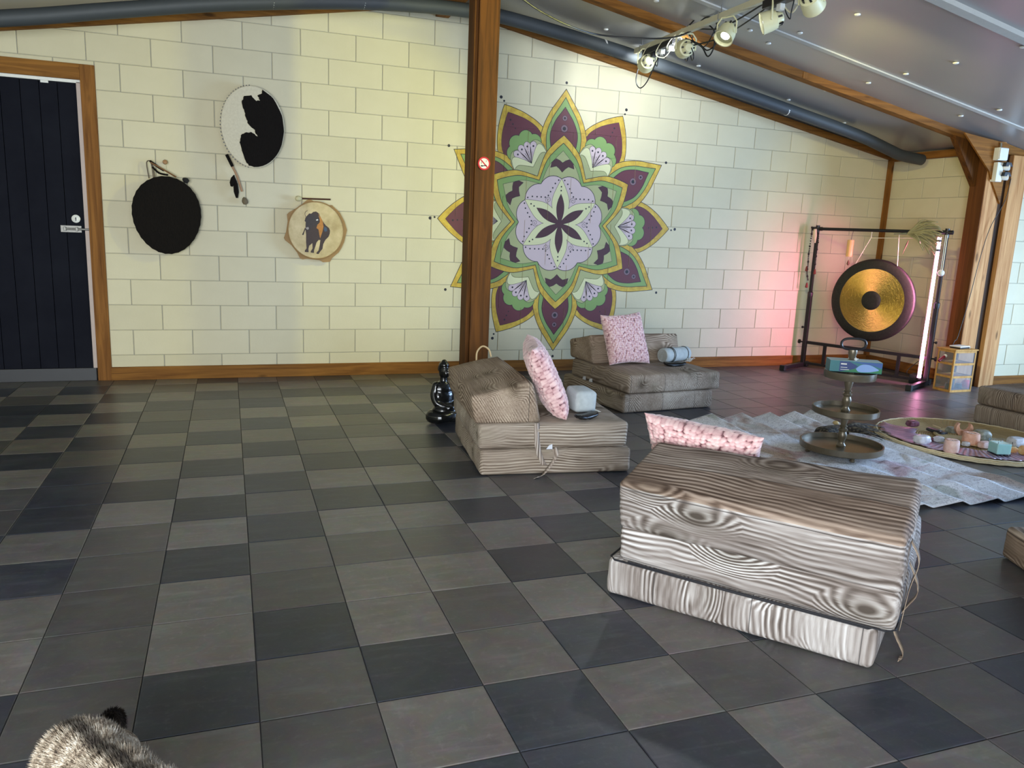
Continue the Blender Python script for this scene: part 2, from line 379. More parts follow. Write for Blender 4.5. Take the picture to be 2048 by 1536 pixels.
# --- walls out of frame with their windows
def wallbox(name, a, b): return MB().box(a, b).build(name, M['block'], None, kind='structure')
def panel_wall(name, axis, pos, th, u0, u1, zt, holes):
    mb = MB()
    def bx(a, b, z0, z1):
        if b-a > .01 and z1-z0 > .01:
            if axis == 'x': mb.box((pos, a, z0), (pos+th, b, z1))
            else: mb.box((a, pos, z0), (b, pos+th, z1))
    u = u0
    for (a, b, z0, z1) in holes:
        bx(u, a, 0, zt); bx(a, b, 0, z0); bx(a, b, z1, zt); u = b
    bx(u, u1, 0, zt); return mb.build(name, M['block'], None, kind='structure')
panel_wall('wall_left', 'x', -3.12, .12, -2.3, W, 2.34, [])
hf = [(-2.3, .1, .1, 2.1), (1.2, 3.6, .65, 2.15), (5.9, 7.9, .35, 1.85)]
panel_wall('wall_front', 'y', -2.3, .12, -3.1, 8.3, 3.3, hf)
panel_wall('wall_far_right', 'x', 8.2, .12, -2.3, YJ, 2.0, [(1.2, 5.2, .1, 1.85)])
wi = 1
for (a, b, z0, z1) in hf:
    w_ = MB().box((a, -2.3, z0), (b, -2.2, z0+.05)).box((a, -2.3, z1-.05), (b, -2.2, z1)).box((a, -2.3, z0), (a+.05, -2.2, z1)).box((b-.05, -2.3, z0), (b, -2.2, z1)).box(((a+b)/2-.03, -2.3, z0), ((a+b)/2+.03, -2.2, z1)).build('window_%d' % wi, M['white'], None, kind='structure'); wi += 1
w_ = MB().box((8.2, 1.2, .1), (8.3, 5.2, .15)).box((8.2, 1.2, 1.8), (8.3, 5.2, 1.85))
for k in range(5): w_.box((8.2, 1.2+k*.98, .1), (8.3, 1.28+k*.98, 1.85))
w_.build('window_4', M['white'], None, kind='structure')
# --- floor: slab plus tiles, 300 as parts and the rest joined
T = .308; X0 = .149*T; Y0 = 10.303*T
floor = MB().box((-3.1, -2.3, -.12), (8.3, W+.1, -.004)).build('floor', M['grout'], None, kind='structure')
tm = MB(); tm_h = T/2-.0016
def tilev(x0, y0, x1, y1, cx=0, cy_=0):
    c = .0025; return ([(x0, y0, -.004), (x1, y0, -.004), (x1, y1, -.004), (x0, y1, -.004), (x0, y0, -.0012), (x1, y0, -.0012), (x1, y1, -.0012), (x0, y1, -.0012),
                       (x0+c, y0+c, 0), (x1-c, y0+c, 0), (x1-c, y1-c, 0), (x0+c, y1-c, 0)],
                      [(8, 9, 10, 11)]+[(i+k, (i+1) % 4+k, (i+1) % 4+k+4, i+k+4) for k in (0, 4) for i in range(4)])
tmesh = {}
for k in ('dark', 'mid', 'light'):
    mb = MB(); mb.add(*tilev(-tm_h, -tm_h, tm_h, tm_h)); tmesh[k] = mb.mesh('tile', M['tile_'+k])
def inview(x, y):
    d = Vector((x, y, 0))-CAM; z = d.dot(FW)
    if z < .3: return False
    px, py = 1024+F_PX*d.dot(RT)/z, 768-F_PX*d.dot(UP)/z
    return -120 < px < 2170 and py < 1700
rest = MB(); tl = []
rnd = random.Random(3)
for i in range(-11, 28):
    for j in range(-12, 19):
        x = X0+(i+.5)*T; y = Y0-(j+.5)*T
        if x < -2.95 or x > 8.05 or y > W-.05 and False: continue
        if y < -2.1: continue
        lt = (i+j) % 2 == (1 if (j >= 2 or i >= 2) else 0)
        r = rnd.random(); k = 'light' if lt else 'dark'
        if r < .16: k = 'mid'
        elif r < .24: k = 'dark' if lt else 'mid'
        if i > 5: k = {'light': 'mid', 'mid': 'mid', 'dark': 'dark' if rnd.random() < .55 else 'mid'}[k]
        tl.append(((x*x+y*y) if inview(x, y) else 1e3+x*x+y*y, x, y, k))
tl.sort()
for n_, (d, x, y, k) in enumerate(tl):
    top = min(y+tm_h, W)
    if n_ < 300 and d < 1e3 and y+tm_h <= W: link('tile', tmesh[k], floor, loc=(x, y, 0))
    else:
        rest.cur = {'dark': 0, 'mid': 1, 'light': 2}[k]
        if x > XR-.1 and y > YJ: continue
        rest.add(*tilev(x-tm_h, y-tm_h, x+tm_h, top))
rest.build('tiling', [M['tile_dark'], M['tile_mid'], M['tile_light']], floor, kind='stuff')
# --- ceiling
def ceiling(name, xa, xb):
    mb = MB(); y0, y1 = -2.3, W+.1
    mb.add([(xa, y0, zc(xa)), (xb, y0, zc(xb)), (xb, y1, zc(xb)), (xa, y1, zc(xa)), (xa, y0, zc(xa)+.1), (xb, y0, zc(xb)+.1), (xb, y1, zc(xb)+.1), (xa, y1, zc(xa)+.1)],
           [(0, 3, 2, 1), (4, 5, 6, 7), (0, 1, 5, 4), (1, 2, 6, 5), (2, 3, 7, 6), (3, 0, 4, 7)])
    return mb.build(name, M['ceil'], None, kind='structure')
cr_ = ceiling('ceiling', RIDGE, 8.3); cl_ = ceiling('ceiling', -3.1, RIDGE)
for par, xa, xb in ((cr_, RIDGE, 8.2), (cl_, -3, RIDGE)):
    for y in (5.06, 2.64, 1.43, .22):
        MB().bar((xa, y, zc(xa)-.004), (xb, y, zc(xb)-.004), .05, .012).build('joint_strip', M['strip'], par)
for (x, y) in ((1197+15, 58), (1397, 131), (1577, 199), (1688, 245), (1715, 28), (1812, 147), (1737, 165), (1912, 125), (1600, 65), (2046, 93), (1999, 219), (1922, 231), (1313, 1), (1537, 86), (1652, 180), (1681, 188), (1826, 243), (1853, 251), (1500, 60)):
    p = ceilp(x, y); MB().lathe([(.021, 0), (.018, -.008), (.008, -.011), (.0, -.011)], 12, (p.x, p.y, zc(p.x))).build('screw_cap', M['white'], cr_)
# white batten and roof rafter, posts
t = thing('ceiling_batten', 'long bright white batten strip crossing the ceiling at the top right', 'batten', (4.9, 3.85, zc(4.9)))
mb = MB().bar((RIDGE+.1-4.9, 0, zc(RIDGE+.1)-.015-zc(4.9)), (8.1-4.9, 0, zc(8.1)-.015-zc(4.9)), .075, .03)
mb.build('batten_body', M['strip'], t)
t = thing('roof_beam', 'long brown timber rafter sloping down to the corner posts', 'beam', (6.2, 5.6, zc(6.2)))
YF = 5.56
mb = MB(); a, b = RIDGE, 6.62
vs = []
for x in (a, b):
    for (y, dz) in ((YF, 0), (YF+.085, 0), (YF+.085, -.058), (YF, -.058)): vs.append((x-6.2, y-5.6, zc(x)+dz-zc(6.2)))
mb.add(vs, [(0, 1, 2, 3), (4, 7, 6, 5), (0, 4, 5, 1), (1, 5, 6, 2), (2, 6, 7, 3), (3, 7, 4, 0)]).build('rafter', M['pine_x'], t)
MB().box((4.45-6.2, YF-.004-5.6, zc(4.45)-.056-zc(6.2)), (4.50-6.2, YF-5.6+.01, zc(4.48)-.004-zc(6.2))).build('joint_block', M['timber_v'], t)
# left-hand rafter of the same frame
mb = MB(); a, b = -3, RIDGE; vs = []
for x in (a, b):
    for (y, dz) in ((YF, 0), (YF+.085, 0), (YF+.085, -.058), (YF, -.058)): vs.append((x+.5, y-5.6, zc(x)+dz-zc(-.5)))
t = thing('roof_beam', 'brown timber rafter of the left roof slope above the drums', 'beam', (-.5, 5.6, zc(-.5)))
mb.add(vs, [(0, 1, 2, 3), (4, 7, 6, 5), (0, 4, 5, 1), (1, 5, 6, 2), (2, 6, 7, 3), (3, 7, 4, 0)]).build('rafter', M['pine_x'], t)
# wall-top trims
def trimbar(name, pa, pb, wy, wz, mat): return MB().bar(pa, pb, wy, wz).build(name, mat, None, kind='structure')
trimbar('trim_1', (RIDGE, W-.02, zc(RIDGE)-.04), (XR, W-.02, zc(XR)-.04), .05, .055, M['timber'])
trimbar('trim_2', (-3, W-.02, zc(-3)-.04), (RIDGE, W-.02, zc(RIDGE)-.04), .05, .055, M['timber'])
trimbar('trim_3', (XR-.02, YJ+.1, zc(XR)-.045), (XR-.02, W, zc(XR)-.045), .05, .07, M['timber_y'])
trimbar('trim_4', (XR, YJ-.02, zc(XR)-.045), (8.2, YJ-.02, zc(8.2)-.045), .05, .08, M['timber'])
MB().box((XR-.045, W-.045, .1), (XR-.001, W-.001, zc(XR)-.06)).build('trim_5', M['timber_v'], None, kind='structure')
MB().bar((RIDGE, -2.2, 3.165-.075), (RIDGE, W, 3.165-.075), .11, .15).build('trim_6', M['timber_y'], None, kind='structure')
# baseboards
MB().box((DX, W-.022, 0), (XR, W, .105), .003).build('baseboard_back', M['timber'], None, kind='structure')
MB().box((XR-.022, YJ+.16, 0), (XR, W-.022, .105), .003).build('baseboard_right', M['timber_y'], None, kind='structure')
MB().box((XR+.27, YJ-.02, 0), (8.2, YJ, .09), .003).build('baseboard_side', M['pine_x'], None, kind='structure')
# --- door with casing
door = thing('door_1', None, None, (-1.6, W, 0)); door['kind'] = 'structure'
dx = [-1.63, -1.512, -1.386, -1.264, -1.146, -1.021]
for k in range(-4, 5):
    a = dx[k] if 0 <= k else dx[0]+.122*k; b = dx[k+1] if 0 <= k else a+.122
    MB().box((a+.0015+1.6, .012, .1), (b-.0015+1.6, .05, 2.225), .003).build('plank', M['door'], door)
MB().box((dx[-1]+1.6, .0, .1), (dx[-1]+.028+1.6, .03, 2.235), .002).build('stop_strip', plain('pinkish_strip', s2l(196, 178, 166), .6), door)
MB().box((-.9, .0, 2.227), (dx[-1]+.028+1.6, .03, 2.25), .002).build('head_strip', M['white'], door)
MB().box((-.9, -.006, 0), (.60, .05, .1), .003).build('threshold', plain('dark_stone', s2l(44, 44, 46), .5), door)
MB().box((dx[-1]+.03+1.6, -.018, 0), (DX+.002+1.6, .05, 2.36), .003).build('casing', M['timber_v'], door)
MB().box((-.9, -.018, 2.25), (dx[-1]+.03+1.6, .05, 2.36), .003).build('casing', M['timber'], door)
MB().box((-.13+.46+.02, .0, 2.21), (-.13+.51+.02, .012, 2.226)).build('door_tag', M['white'], door)
lk = MB().lathe([(.03, 0), (.03, .004), (.026, .007), (0, .007)], 24, mat=Matrix.Translation((.521, .012, 1.247))@Matrix.Rotation(PI/2, 4, 'X')).build('escutcheon', M['white'], door, True)
MB().box((.517, .002, 1.232), (.525, .006, 1.25)).ball((.521, .005, 1.252), (.006, .002, .006), 1).build('keyhole', M['black'], lk)
bt = MB().box((.415, .006, 1.145), (.555, .013, 1.195), .001).build('bolt_plate', M['steel'], door)
MB().tube([(.44, -.004, 1.17), (.62, -.004, 1.17)], .008, 10).build('bolt', M['steel'], bt, True)
for x in (.445, .525):
    MB().box((x-.008, -.014, 1.155), (x+.008, .008, 1.185), .003).box((x-.02, .002, 1.15), (x+.02, .008, 1.156)).box((x-.02, .002, 1.186), (x+.02, .008, 1.192)).build('keeper', M['steel'], bt)
wall_dark = MB().box((-3, W+.06, 0), (DX, W+.1, 2.4)).build('wall_behind_door', M['mortar'], None, kind='structure')

# ================================================================ the mandala painted on the back wall
MC = (2.889, 1.374)
def paintmat(name, c, c2=None, streak=False):
    g = G(name); n1 = g.noise(g.map(g.co(), (14, 14, 14)), 1, 4, .6); n2 = g.noise(g.co(), 3, 2)
    col = g.mix(g.ramp(n1, [(.35, 0), (.65, 1)]) if streak else n2, c, c2 or tuple(x*.88 for x in c)); return g.set(col=col, rough=.55)
PM = {'gold': paintmat('paint_gold', s2l(208, 178, 62), s2l(176, 140, 40), True), 'green': paintmat('paint_green', s2l(128, 158, 88)), 'plum': paintmat('paint_plum', s2l(96, 42, 50)),
      'dark': paintmat('paint_dark_plum', s2l(70, 32, 38)), 'mauve': paintmat('paint_mauve', s2l(204, 184, 184)), 'sage': paintmat('paint_sage', s2l(168, 172, 120)),
      'cream': paintmat('paint_cream', s2l(214, 214, 164)), 'ink': paintmat('paint_black', s2l(30, 26, 32)), 'ring': paintmat('paint_grey_plum', s2l(122, 96, 104))}
def half(pts, k=5):
    """mirror a right-hand profile (s, r) from the tip down; returns a closed outline"""
    p = [tuple(q[:2]) for q in spline([(a, b, 0) for a, b in pts], k)]
    return p+[(-a, b) for a, b in reversed(p) if abs(a) > 1e-6]
def rotp(poly, deg):
    a = math.radians(deg); return [(MC[0]+s*math.cos(a)+r*math.sin(a), MC[1]-s*math.sin(a)+r*math.cos(a)) for s, r in poly]
def grow(poly, d):
    n = len(poly); ar = sum(poly[i][0]*poly[(i+1) % n][1]-poly[(i+1) % n][0]*poly[i][1] for i in range(n)); sg = 1 if ar > 0 else -1; out = []
    for i in range(n):
        p, q, r = Vector(poly[i-1]), Vector(poly[i]), Vector(poly[(i+1) % n]); a = (q-p); b = (r-q)
        if a.length < 1e-9 or b.length < 1e-9: out.append(poly[i]); continue
        a.normalize(); b.normalize(); na = Vector((a.y, -a.x)); nb = Vector((b.y, -b.x)); m = na+nb
        if m.length < .2: m = na
        m.normalize(); k = min(2.2, 1/max(.4, m.dot(na))); out.append(tuple(q+m*(sg*d*k)))
    return out
def disc(s, r, rad, n=12): return [(s+rad*math.cos(2*PI*k/n), r+rad*math.sin(2*PI*k/n)) for k in range(n)]
class Paint:
    """flat paint laid on the blocks: every shape is cut at the block edges and also laid in the joints behind"""
    def __init__(s): s.mb = MB(); s.mats = []
    def shape(s, poly, key, lay, line=.0055):
        if line: s.lay(grow(poly, line), 'ink', lay-.5)
        s.lay(poly, key, lay)
    def lay(s, poly, key, lay):
        if PM[key] not in s.mats: s.mats.append(PM[key])
        s.mb.cur = s.mats.index(PM[key]); x0, x1 = min(p[0] for p in poly), max(p[0] for p in poly); z0, z1 = min(p[1] for p in poly), max(p[1] for p in poly)
        def face(pl, y):
            if len(pl) < 3: return
            pl2 = [pl[i] for i in range(len(pl)) if (Vector(pl[i])-Vector(pl[i-1])).length > 1e-5]
            if len(pl2) < 3: return
            s.mb.add([(p[0]-MC[0], y-W, p[1]-MC[1]) for p in pl2], [tuple(t) for t in tessellate_polygon([[Vector((p[0], p[1], 0)) for p in pl2]])])
        face(poly, W+.0045-.00007*lay)
        for (a, b, c, d) in cells_back:
            if b < x0 or a > x1 or d < z0 or c > z1: continue
            face(cliprect(poly, a-.0004, b+.0004, c-.0004, d+.0004), W-.0003-.00016*lay)
    def build(s, name, parent):
        me = bpy.data.meshes.new(name); me.from_pydata(s.mb.v, [], s.mb.f)
        for m in s.mats: me.materials.append(m)
        me.polygons.foreach_set('material_index', s.mb.mi); me.update()
        return link(name, me, parent)
mand = thing('wall_mandala', 'large plum, green and gold mandala flower painted on the white block wall', 'mural', (MC[0], W, MC[1]))
for k in range(12):
    A = k*30; P = Paint(); R_ = lambda pl: rotp(pl, A)
    if k % 2 == 0:
        P.shape(R_(half([(0, 1.18), (.075, 1.075), (.15, .965), (.205, .84), (.225, .72), (.19, .6), (0, .52)])), 'gold', 2)
        P.shape(R_(half([(0, 1.108), (.05, 1.03), (.115, .93), (.16, .82), (.168, .72), (.14, .62), (0, .55)])), 'green', 3)
        P.shape(R_(half([(0, 1.025), (.03, .985), (.085, .91), (.128, .81), (.128, .72), (.1, .64), (0, .56)])), 'plum', 4)
        for (r, a, b) in ((.935, .022, .011), (.845, .031, .017)):
            P.shape(R_(disc(0, r, a, 18)), 'ring', 5, .003); P.lay(R_(disc(0, r, b, 14)), 'ink', 6)
    else:
        P.shape(R_(half([(0, 1.155), (.06, 1.10), (.14, 1.01), (.215, .89), (.245, .78), (.225, .62), (0, .5)])), 'gold', 1)
        P.shape(R_(half([(0, 1.085), (.05, 1.04), (.125, .96), (.185, .86), (.2, .76), (.18, .64), (0, .52)])), 'plum', 1.8, .003)
        lobes = [(math.sin(math.radians(a_))*q1, .655+math.cos(math.radians(a_))*q1, q2) for a_, q1, q2 in ((-78, .115, .062), (-47, .15, .066), (-17, .172, .068), (17, .172, .068), (47, .15, .066), (78, .115, .062))]
        for i_, (a_, b_, q2) in enumerate(lobes): P.lay(R_(disc(a_, b_, q2+.0045, 20)), 'ink', 2.6+.05*i_)
        P.lay(R_(disc(0, .64, .15, 20)), 'green', 3.4)
        for i_, (a_, b_, q2) in enumerate(lobes): P.lay(R_(disc(a_, b_, q2, 20)), 'green', 3.5+.07*i_)
        P.shape(R_(half([(0, .74), (.07, .765), (.13, .765), (.17, .70), (.16, .6), (0, .46)])), 'sage', 4.4, .003)
        for ang in (-33, -11, 11, 33):
            a = math.radians(ang); ca, sa = math.cos(a), math.sin(a); L_ = .195
            pet = half([(0, L_), (.022, L_-.012), (.03, L_-.04), (.022, .09), (0, 0)])
            P.shape(R_([(s_*ca+r*sa, .60-s_*sa+r*ca) for s_, r in pet]), 'mauve', 5.6, .003); P.lay(R_(disc(sa*(L_-.042), .60+ca*(L_-.042), .009, 8)), 'ink', 6.3)
            P.lay(R_([(-.002*ca, .60), (.002*ca, .60), (.002*ca+sa*.1, .60+ca*.11), (-.002*ca+sa*.1, .60+ca*.11)]), 'ink', 6.3)
        P.shape(R_(half([(0, .60), (.05, .66), (.12, .72), (.16, .70), (.17, .6), (.12, .5), (0, .44)])), 'cream', 6.7, .003)
        P.shape(R_(half([(0, .565), (.05, .60), (.12, .64), (.17, .62), (.17, .55), (0, .42)])), 'sage', 7.2, .003)
        for j in range(3): P.lay(R_(disc(-.01+.004*j, 1.02-j*.042, .009-.0015*j, 8)), 'ink', 3)
    for (s_, r, a) in ((0, 1.238, .0125),) if k % 2 == 0 else ((0, 1.225, .014), (.01, 1.185, .009)): P.lay(R_(disc(s_, r, a, 12)), 'ink', 2)
    P.build('outer_petal', mand)
def star(tip, val, mid, bow=.0):
    out = []
    for k in range(6):
        seg = spline([(0, tip, 0), (mid*.5, tip-(tip-val)*.34+bow, 0), (mid, tip-(tip-val)*.64+bow*.5, 0), (math.sin(PI/6)*val, math.cos(PI/6)*val, 0)], 4)
        rh = [(p.x, p.y) for p in seg]; lf = [(-a, b) for a, b in reversed(rh[1:-1])]
        out += rotp(lf+rh, k*60)
    return out
P = Paint()
P.shape(star(.785, .475, .175, .03), 'gold', 8); P.shape(star(.715, .435, .155, .025), 'green', 9); P.shape(star(.65, .40, .14, .015), 'sage', 10, .003)
P.build('star_band', mand)
for k in range(6):
    A = k*60; P = Paint()
    ch = [(-.115, .50), (-.105, .545), (-.065, .578), (-.03, .565), (0, .545), (.03, .565), (.065, .578), (.105, .545), (.115, .50), (.06, .515), (.03, .495), (0, .465), (-.03, .495), (-.06, .515)]
    P.shape(rotp(ch, A), 'dark', 11, .003); P.build('chevron', mand)
P = Paint(); fl_ = []
for k in range(12):
    c_ = math.radians(k*30+15); cx_, cz_ = .30*math.sin(c_), .30*math.cos(c_)
    for t in range(-4, 5):
        a = c_+math.radians(t*12.2); fl_.append((MC[0]+cx_+.135*math.sin(a), MC[1]+cz_+.135*math.cos(a)))
P.shape(fl_, 'mauve', 12); P.build('mauve_flower', mand)
for k in range(6):
    P = Paint(); A = k*60
    P.shape(rotp(half([(0, .405), (.035, .34), (.075, .25), (.085, .17), (.06, .09), (0, 0)]), A), 'cream', 13+.05*k, .003)
    for s_, r in ((.0, .335), (.0, .30)): P.lay(rotp(disc(s_, r, .0075, 8), A), 'ink', 14)
    for sg in (-1, 1):
        for (s_, r) in ((.062, .36), (.085, .32), (.105, .285), (.125, .25), (.03, .392)): P.lay(rotp(disc(sg*s_, r, .0075, 8), A), 'ink', 14)
    sp_ = []   # little spiral between the petals
    for t in range(26):
        a = t*.42; rr = .004+.0011*t; sp_.append((rr*math.cos(a), .245+rr*math.sin(a)))
    for t in range(25):
        p, q = Vector(sp_[t]), Vector(sp_[t+1]); n_ = Vector((q.y-p.y, p.x-q.x)); n_ = n_.normalized()*.0016 if n_.length else n_
        P.lay(rotp([tuple(p-n_), tuple(p+n_), tuple(q+n_), tuple(q-n_)], A+30), 'ink', 14)
    P.build('inner_petal', mand)
    P = Paint(); P.shape(rotp(half([(0, .268), (.022, .22), (.036, .16), (.032, .09), (.012, .02), (0, 0)]), A), 'dark', 15+.05*k, .0025); P.build('centre_leaf', mand)

# ================================================================ posts at the corner and in the middle
def sub(P0, p): return (p[0]-P0[0], p[1]-P0[1], p[2]-P0[2])
t = thing('timber_post', 'tall dark brown timber post in front of the mandala', 'post', (1.71, 5.6, 0))
MB().box((-.045, -.1, 0), (.105, .09, zc(1.75)), .006).build('post_shaft', M['post'], t)
MB().box((-.075, -.085, 0), (-.046, .06, zc(1.65)-.01), .003).build('side_strip', M['post'], t)
s_ = thing('no_smoking_sign', 'round red no smoking sticker on the middle post', 'sign', (1.745, 5.498, 1.775))
pc = wl(968, 327, 5.497); s_.location = pc
mt = Matrix.Rotation(PI/2, 4, 'X')
MB().lathe([(.045, 0), (.045, .0015), (.0, .0015)], 32, mat=mt).build('disc', plain('sign_white', s2l(236, 226, 206), .4), s_)
red = plain('sign_red', s2l(196, 30, 38), .4)
mb = MB(); mb.lathe([(.0355, .0016), (.0355, .0024), (.0455, .0024), (.0455, .0016)], 32, mat=mt)
mb.prism([(-.027, .021), (-.021, .027), (.027, -.021), (.021, -.027)], -.0016, -.003); mb.build('ring', red, s_)
MB().box((-.024, -.0026, -.022), (-.008, -.0016, -.013)).tube([(-.008, -.0022, -.017), (.02, -.0022, -.012)], .0028, 6).tube([(-.018, -.002, -.005), (-.022, -.002, .004), (-.014, -.002, .012)], .0016, 5).tube([(.01, -.002, .01), (.02, -.002, .016), (.014, -.002, .024)], .0012, 5).build('cigarette_symbol', M['black'], s_)
t = thing('timber_post', 'square pine post in the corner behind the small cabinet', 'post', (6.6, 5.52, 0))
MB().box((-.1, -.07, 0), (.085, .09, zc(6.6)-.01), .004).build('post_shaft', M['pine_v'], t)
MB().box((-.106, -.066, 0), (-.1005, .09, zc(6.5)-.06)).build('side_strip', wood('shaded_side_wood', s2l(120, 72, 32), s2l(84, 48, 20), 2), t)  # added thin strip: shade on the post's left side put into a darker wood colour
MB().prism([(-.46, zc(6.14)-.055), (.09, zc(6.69)-.01), (.09, 1.72), (-.06, 1.93), (-.1, 2.0)], -.088, -.071, lambda u, z, d: (u, d, z)).build('gusset_plate', M['pine_x'], t)
MB().prism([(-.44, zc(6.16)-.06), (-.09, zc(6.5)-.06), (-.09, 1.85)], .03, .09, lambda u, z, d: (u, d, z)).build('brace', M['post'], t)
t = thing('timber_post', 'wide pine plank upright at the end of the blue lit wall', 'post', (6.87, 5.45, 0))
MB().box((-.1, -.025, 0), (.09, .045, zc(6.87)-.07), .004).build('post_shaft', M['pine_v'], t)
MB().box((-.183, .02, 0), (-.101, .045, zc(6.87)-.07)).build('filler_board', wood('dark_filler', s2l(70, 46, 24), s2l(40, 26, 14), 2), t)

# ================================================================ grey drain pipe, lighting rail and lamps
t = thing('drain_pipe', 'thick grey pipe following the roof slopes along the back wall', 'pipe', (1.5, 6.3, 2.94))
pp = [(-2.9, 2.26), (-1.365, 2.518), (-.7, 2.65), (.03, 2.79), (.8, 2.9), (1.3, 2.945), (1.75, 2.965), (2.2, 2.945), (3.2, 2.805), (4.2, 2.63), (5.05, 2.475), (5.75, 2.34), (6.15, 2.235), (6.33, 2.19), (6.6, 2.165)]
MB().tube([(x-1.5, 0, z-2.94) for x, z in pp], .053, 20, smooth=5).build('pipe_run', M['pipe'], t, 60)
MB().tube([(x-1.5, .085, z+.035-2.94-.01) for x, z in pp[7:12]], .034, 16, smooth=5).build('second_run', M['pipe'], t, 60)
for x, z in ((.35, 2.84), (1.0, 2.922), (3.0, 2.84), (4.9, 2.5)):
    MB().lathe([(.05, -.012), (.052, -.012), (.052, .012), (.05, .012)], 20, mat=Matrix.Translation((x-1.5, 0, z-2.94))@Matrix.Rotation(math.atan(-.185 if x > 1.7 else .17)+PI/2, 4, 'Y')).build('pipe_clip', M['white'], t, True)
# the rail runs towards the camera, hung under the rafter
BX, BZ = 2.80, 2.80
d = ray(1372, 62); tt = 5.45/d.y; BX = CAM.x+d.x*tt; BZ = CAM.z+d.z*tt
def barY(px):      # place along the rail whose picture column is px
    lo, hi = 2., 9.
    for _ in range(40):
        m = (lo+hi)/2; dd = Vector((BX, m, BZ))-CAM; x = 1024+F_PX*dd.dot(RT)/dd.dot(FW)
        if x > px: lo = m
        else: hi = m
    return lo
YB0, YB1 = barY(1272), barY(1760)
rail = thing('lighting_rail', 'white square lighting rail slung under the ceiling at top right', 'rail', (BX, (YB0+YB1)/2, BZ))
yo = (YB0+YB1)/2
MB().box((-.02, YB1-yo, -.02), (.02, YB0-yo, .02), .003).build('rail_bar', plain('rail_white', s2l(196, 190, 160), .45), rail)
for y in (barY(1442), YB0-.1, YB1+.2): MB().tube([(0, y-yo, .02), (0, y-yo, zc(BX)-BZ)], .004, 8).tube([(-.024, y-yo, -.024), (.024, y-yo, -.024), (.024, y-yo, .024), (-.024, y-yo, .024), (-.024, y-yo, -.024)], .003, 6).build('hanger', M['steel'], rail)
lens_on = G('lamp_lens_lit'); lens_on.set(col=(.9, .92, 1), emit=(.8, .86, 1), es=14, rough=.3)
M['lens_glass'] = plain('lamp_front_glass', s2l(150, 150, 118), .15)
lens_dim = G('lamp_lens'); lens_dim.set(col=(.8, .78, .6), emit=(1, .95, .7), es=1.5, rough=.2)
def spotlamp(px, aim, label, lens, power, col, ang=70, drop=.125, side=0., size=.86):
    y = barY(px); p = Vector((BX+side, y, BZ-drop)); o = thing('spotlight', label, 'spotlight', tuple(p), 0, None)
    dr = (Vector(aim)-p).normalized(); m = dr.to_track_quat('Z', 'Y').to_matrix().to_4x4()
    S = size
    MB().lathe([(0, -.095*S), (.03*S, -.095*S), (.045*S, -.08*S), (.05*S, -.055*S), (.052*S, -.05*S), (.066*S, -.045*S), (.075*S, 0), (.078*S, .055*S), (.08*S, .062*S), (.072*S, .062*S), (.068*S, .03*S), (.0, .03*S)], 28, mat=m).build('lamp_body', M['lampbody'], o, 35)
    MB().lathe([(.066*S, .034*S), (.05*S, .040*S), (0, .042*S)], 24, mat=m).build('front_glass', M['lens_glass'], o, True)
    MB().lathe([(.036*S, .044*S), (.03*S, .048*S), (0, .049*S)], 20, mat=m@Matrix.Translation((.012, .008, 0))).build('lit_led', lens.m, o, True)
    hx = m.to_3x3()@Vector((1, 0, 0)); hx.z = 0; hx = hx.normalized()*.088*S if hx.length > .1 else Vector((.088*S, 0, 0))
    MB().tube([hx+Vector((0, 0, -.01)), hx+Vector((0, 0, .07)), hx*.6+Vector((0, 0, drop-.02)), -hx*.6+Vector((0, 0, drop-.02)), -hx+Vector((0, 0, .07)), -hx+Vector((0, 0, -.01))], .006, 8).build('yoke', M['lampbody'], o)
    mb = MB()
    for k in range(6):
        a = k*PI/3; mb.bm((lambda b: (bmesh.ops.create_cube(b, size=1), b)[1])(bmesh.new()), m@Matrix.Translation((.047*S*math.cos(a), .047*S*math.sin(a), -.068*S))@Matrix.Rotation(a, 4, 'Z')@Matrix.Diagonal((.012, .012, .026, 1)))
    mb.build('cooling_fins', M['black'], o, kind='stuff')
    if power:
        L = spot('lamp_light', (0, 0, 0), (0, 0, -1), power, col, ang, .5, .05); L.location = dr*.07*S; L.parent = o; L.rotation_euler = dr.to_track_quat('-Z', 'Y').to_euler()
    return o
WARM, YG = (1, .93, .72), (1, .97, .20)
spotlamp(1296, (3.5, 6.79, 2.62), 'cream spotlight at the wall end of the rail, aimed at the wall', lens_on, 26, (.9, .97, 1), 112)
spotlamp(1374, (3.7, 7.2, 2.9), 'cream spotlight second from the wall, seen from behind among cables', lens_on, 26, (.86, .95, 1), 110)
spotlamp(1456, (2.0, 4.4, .9), 'cream spotlight in mid rail with its lit white lens turned to the room', lens_on, 30, (.9, .95, 1), 80)
spotlamp(1545, (.3, 6.2, 1.5), 'cream spotlight under the rail facing left with a lit blue white lens', lens_on, 160, YG, 78, drop=.15)
spotlamp(1628, (6.35, 5.8, 1.3), 'cream spotlight nearest the camera on the rail, cut by the top edge', lens_dim, 130, (1, .86, .30), 64)
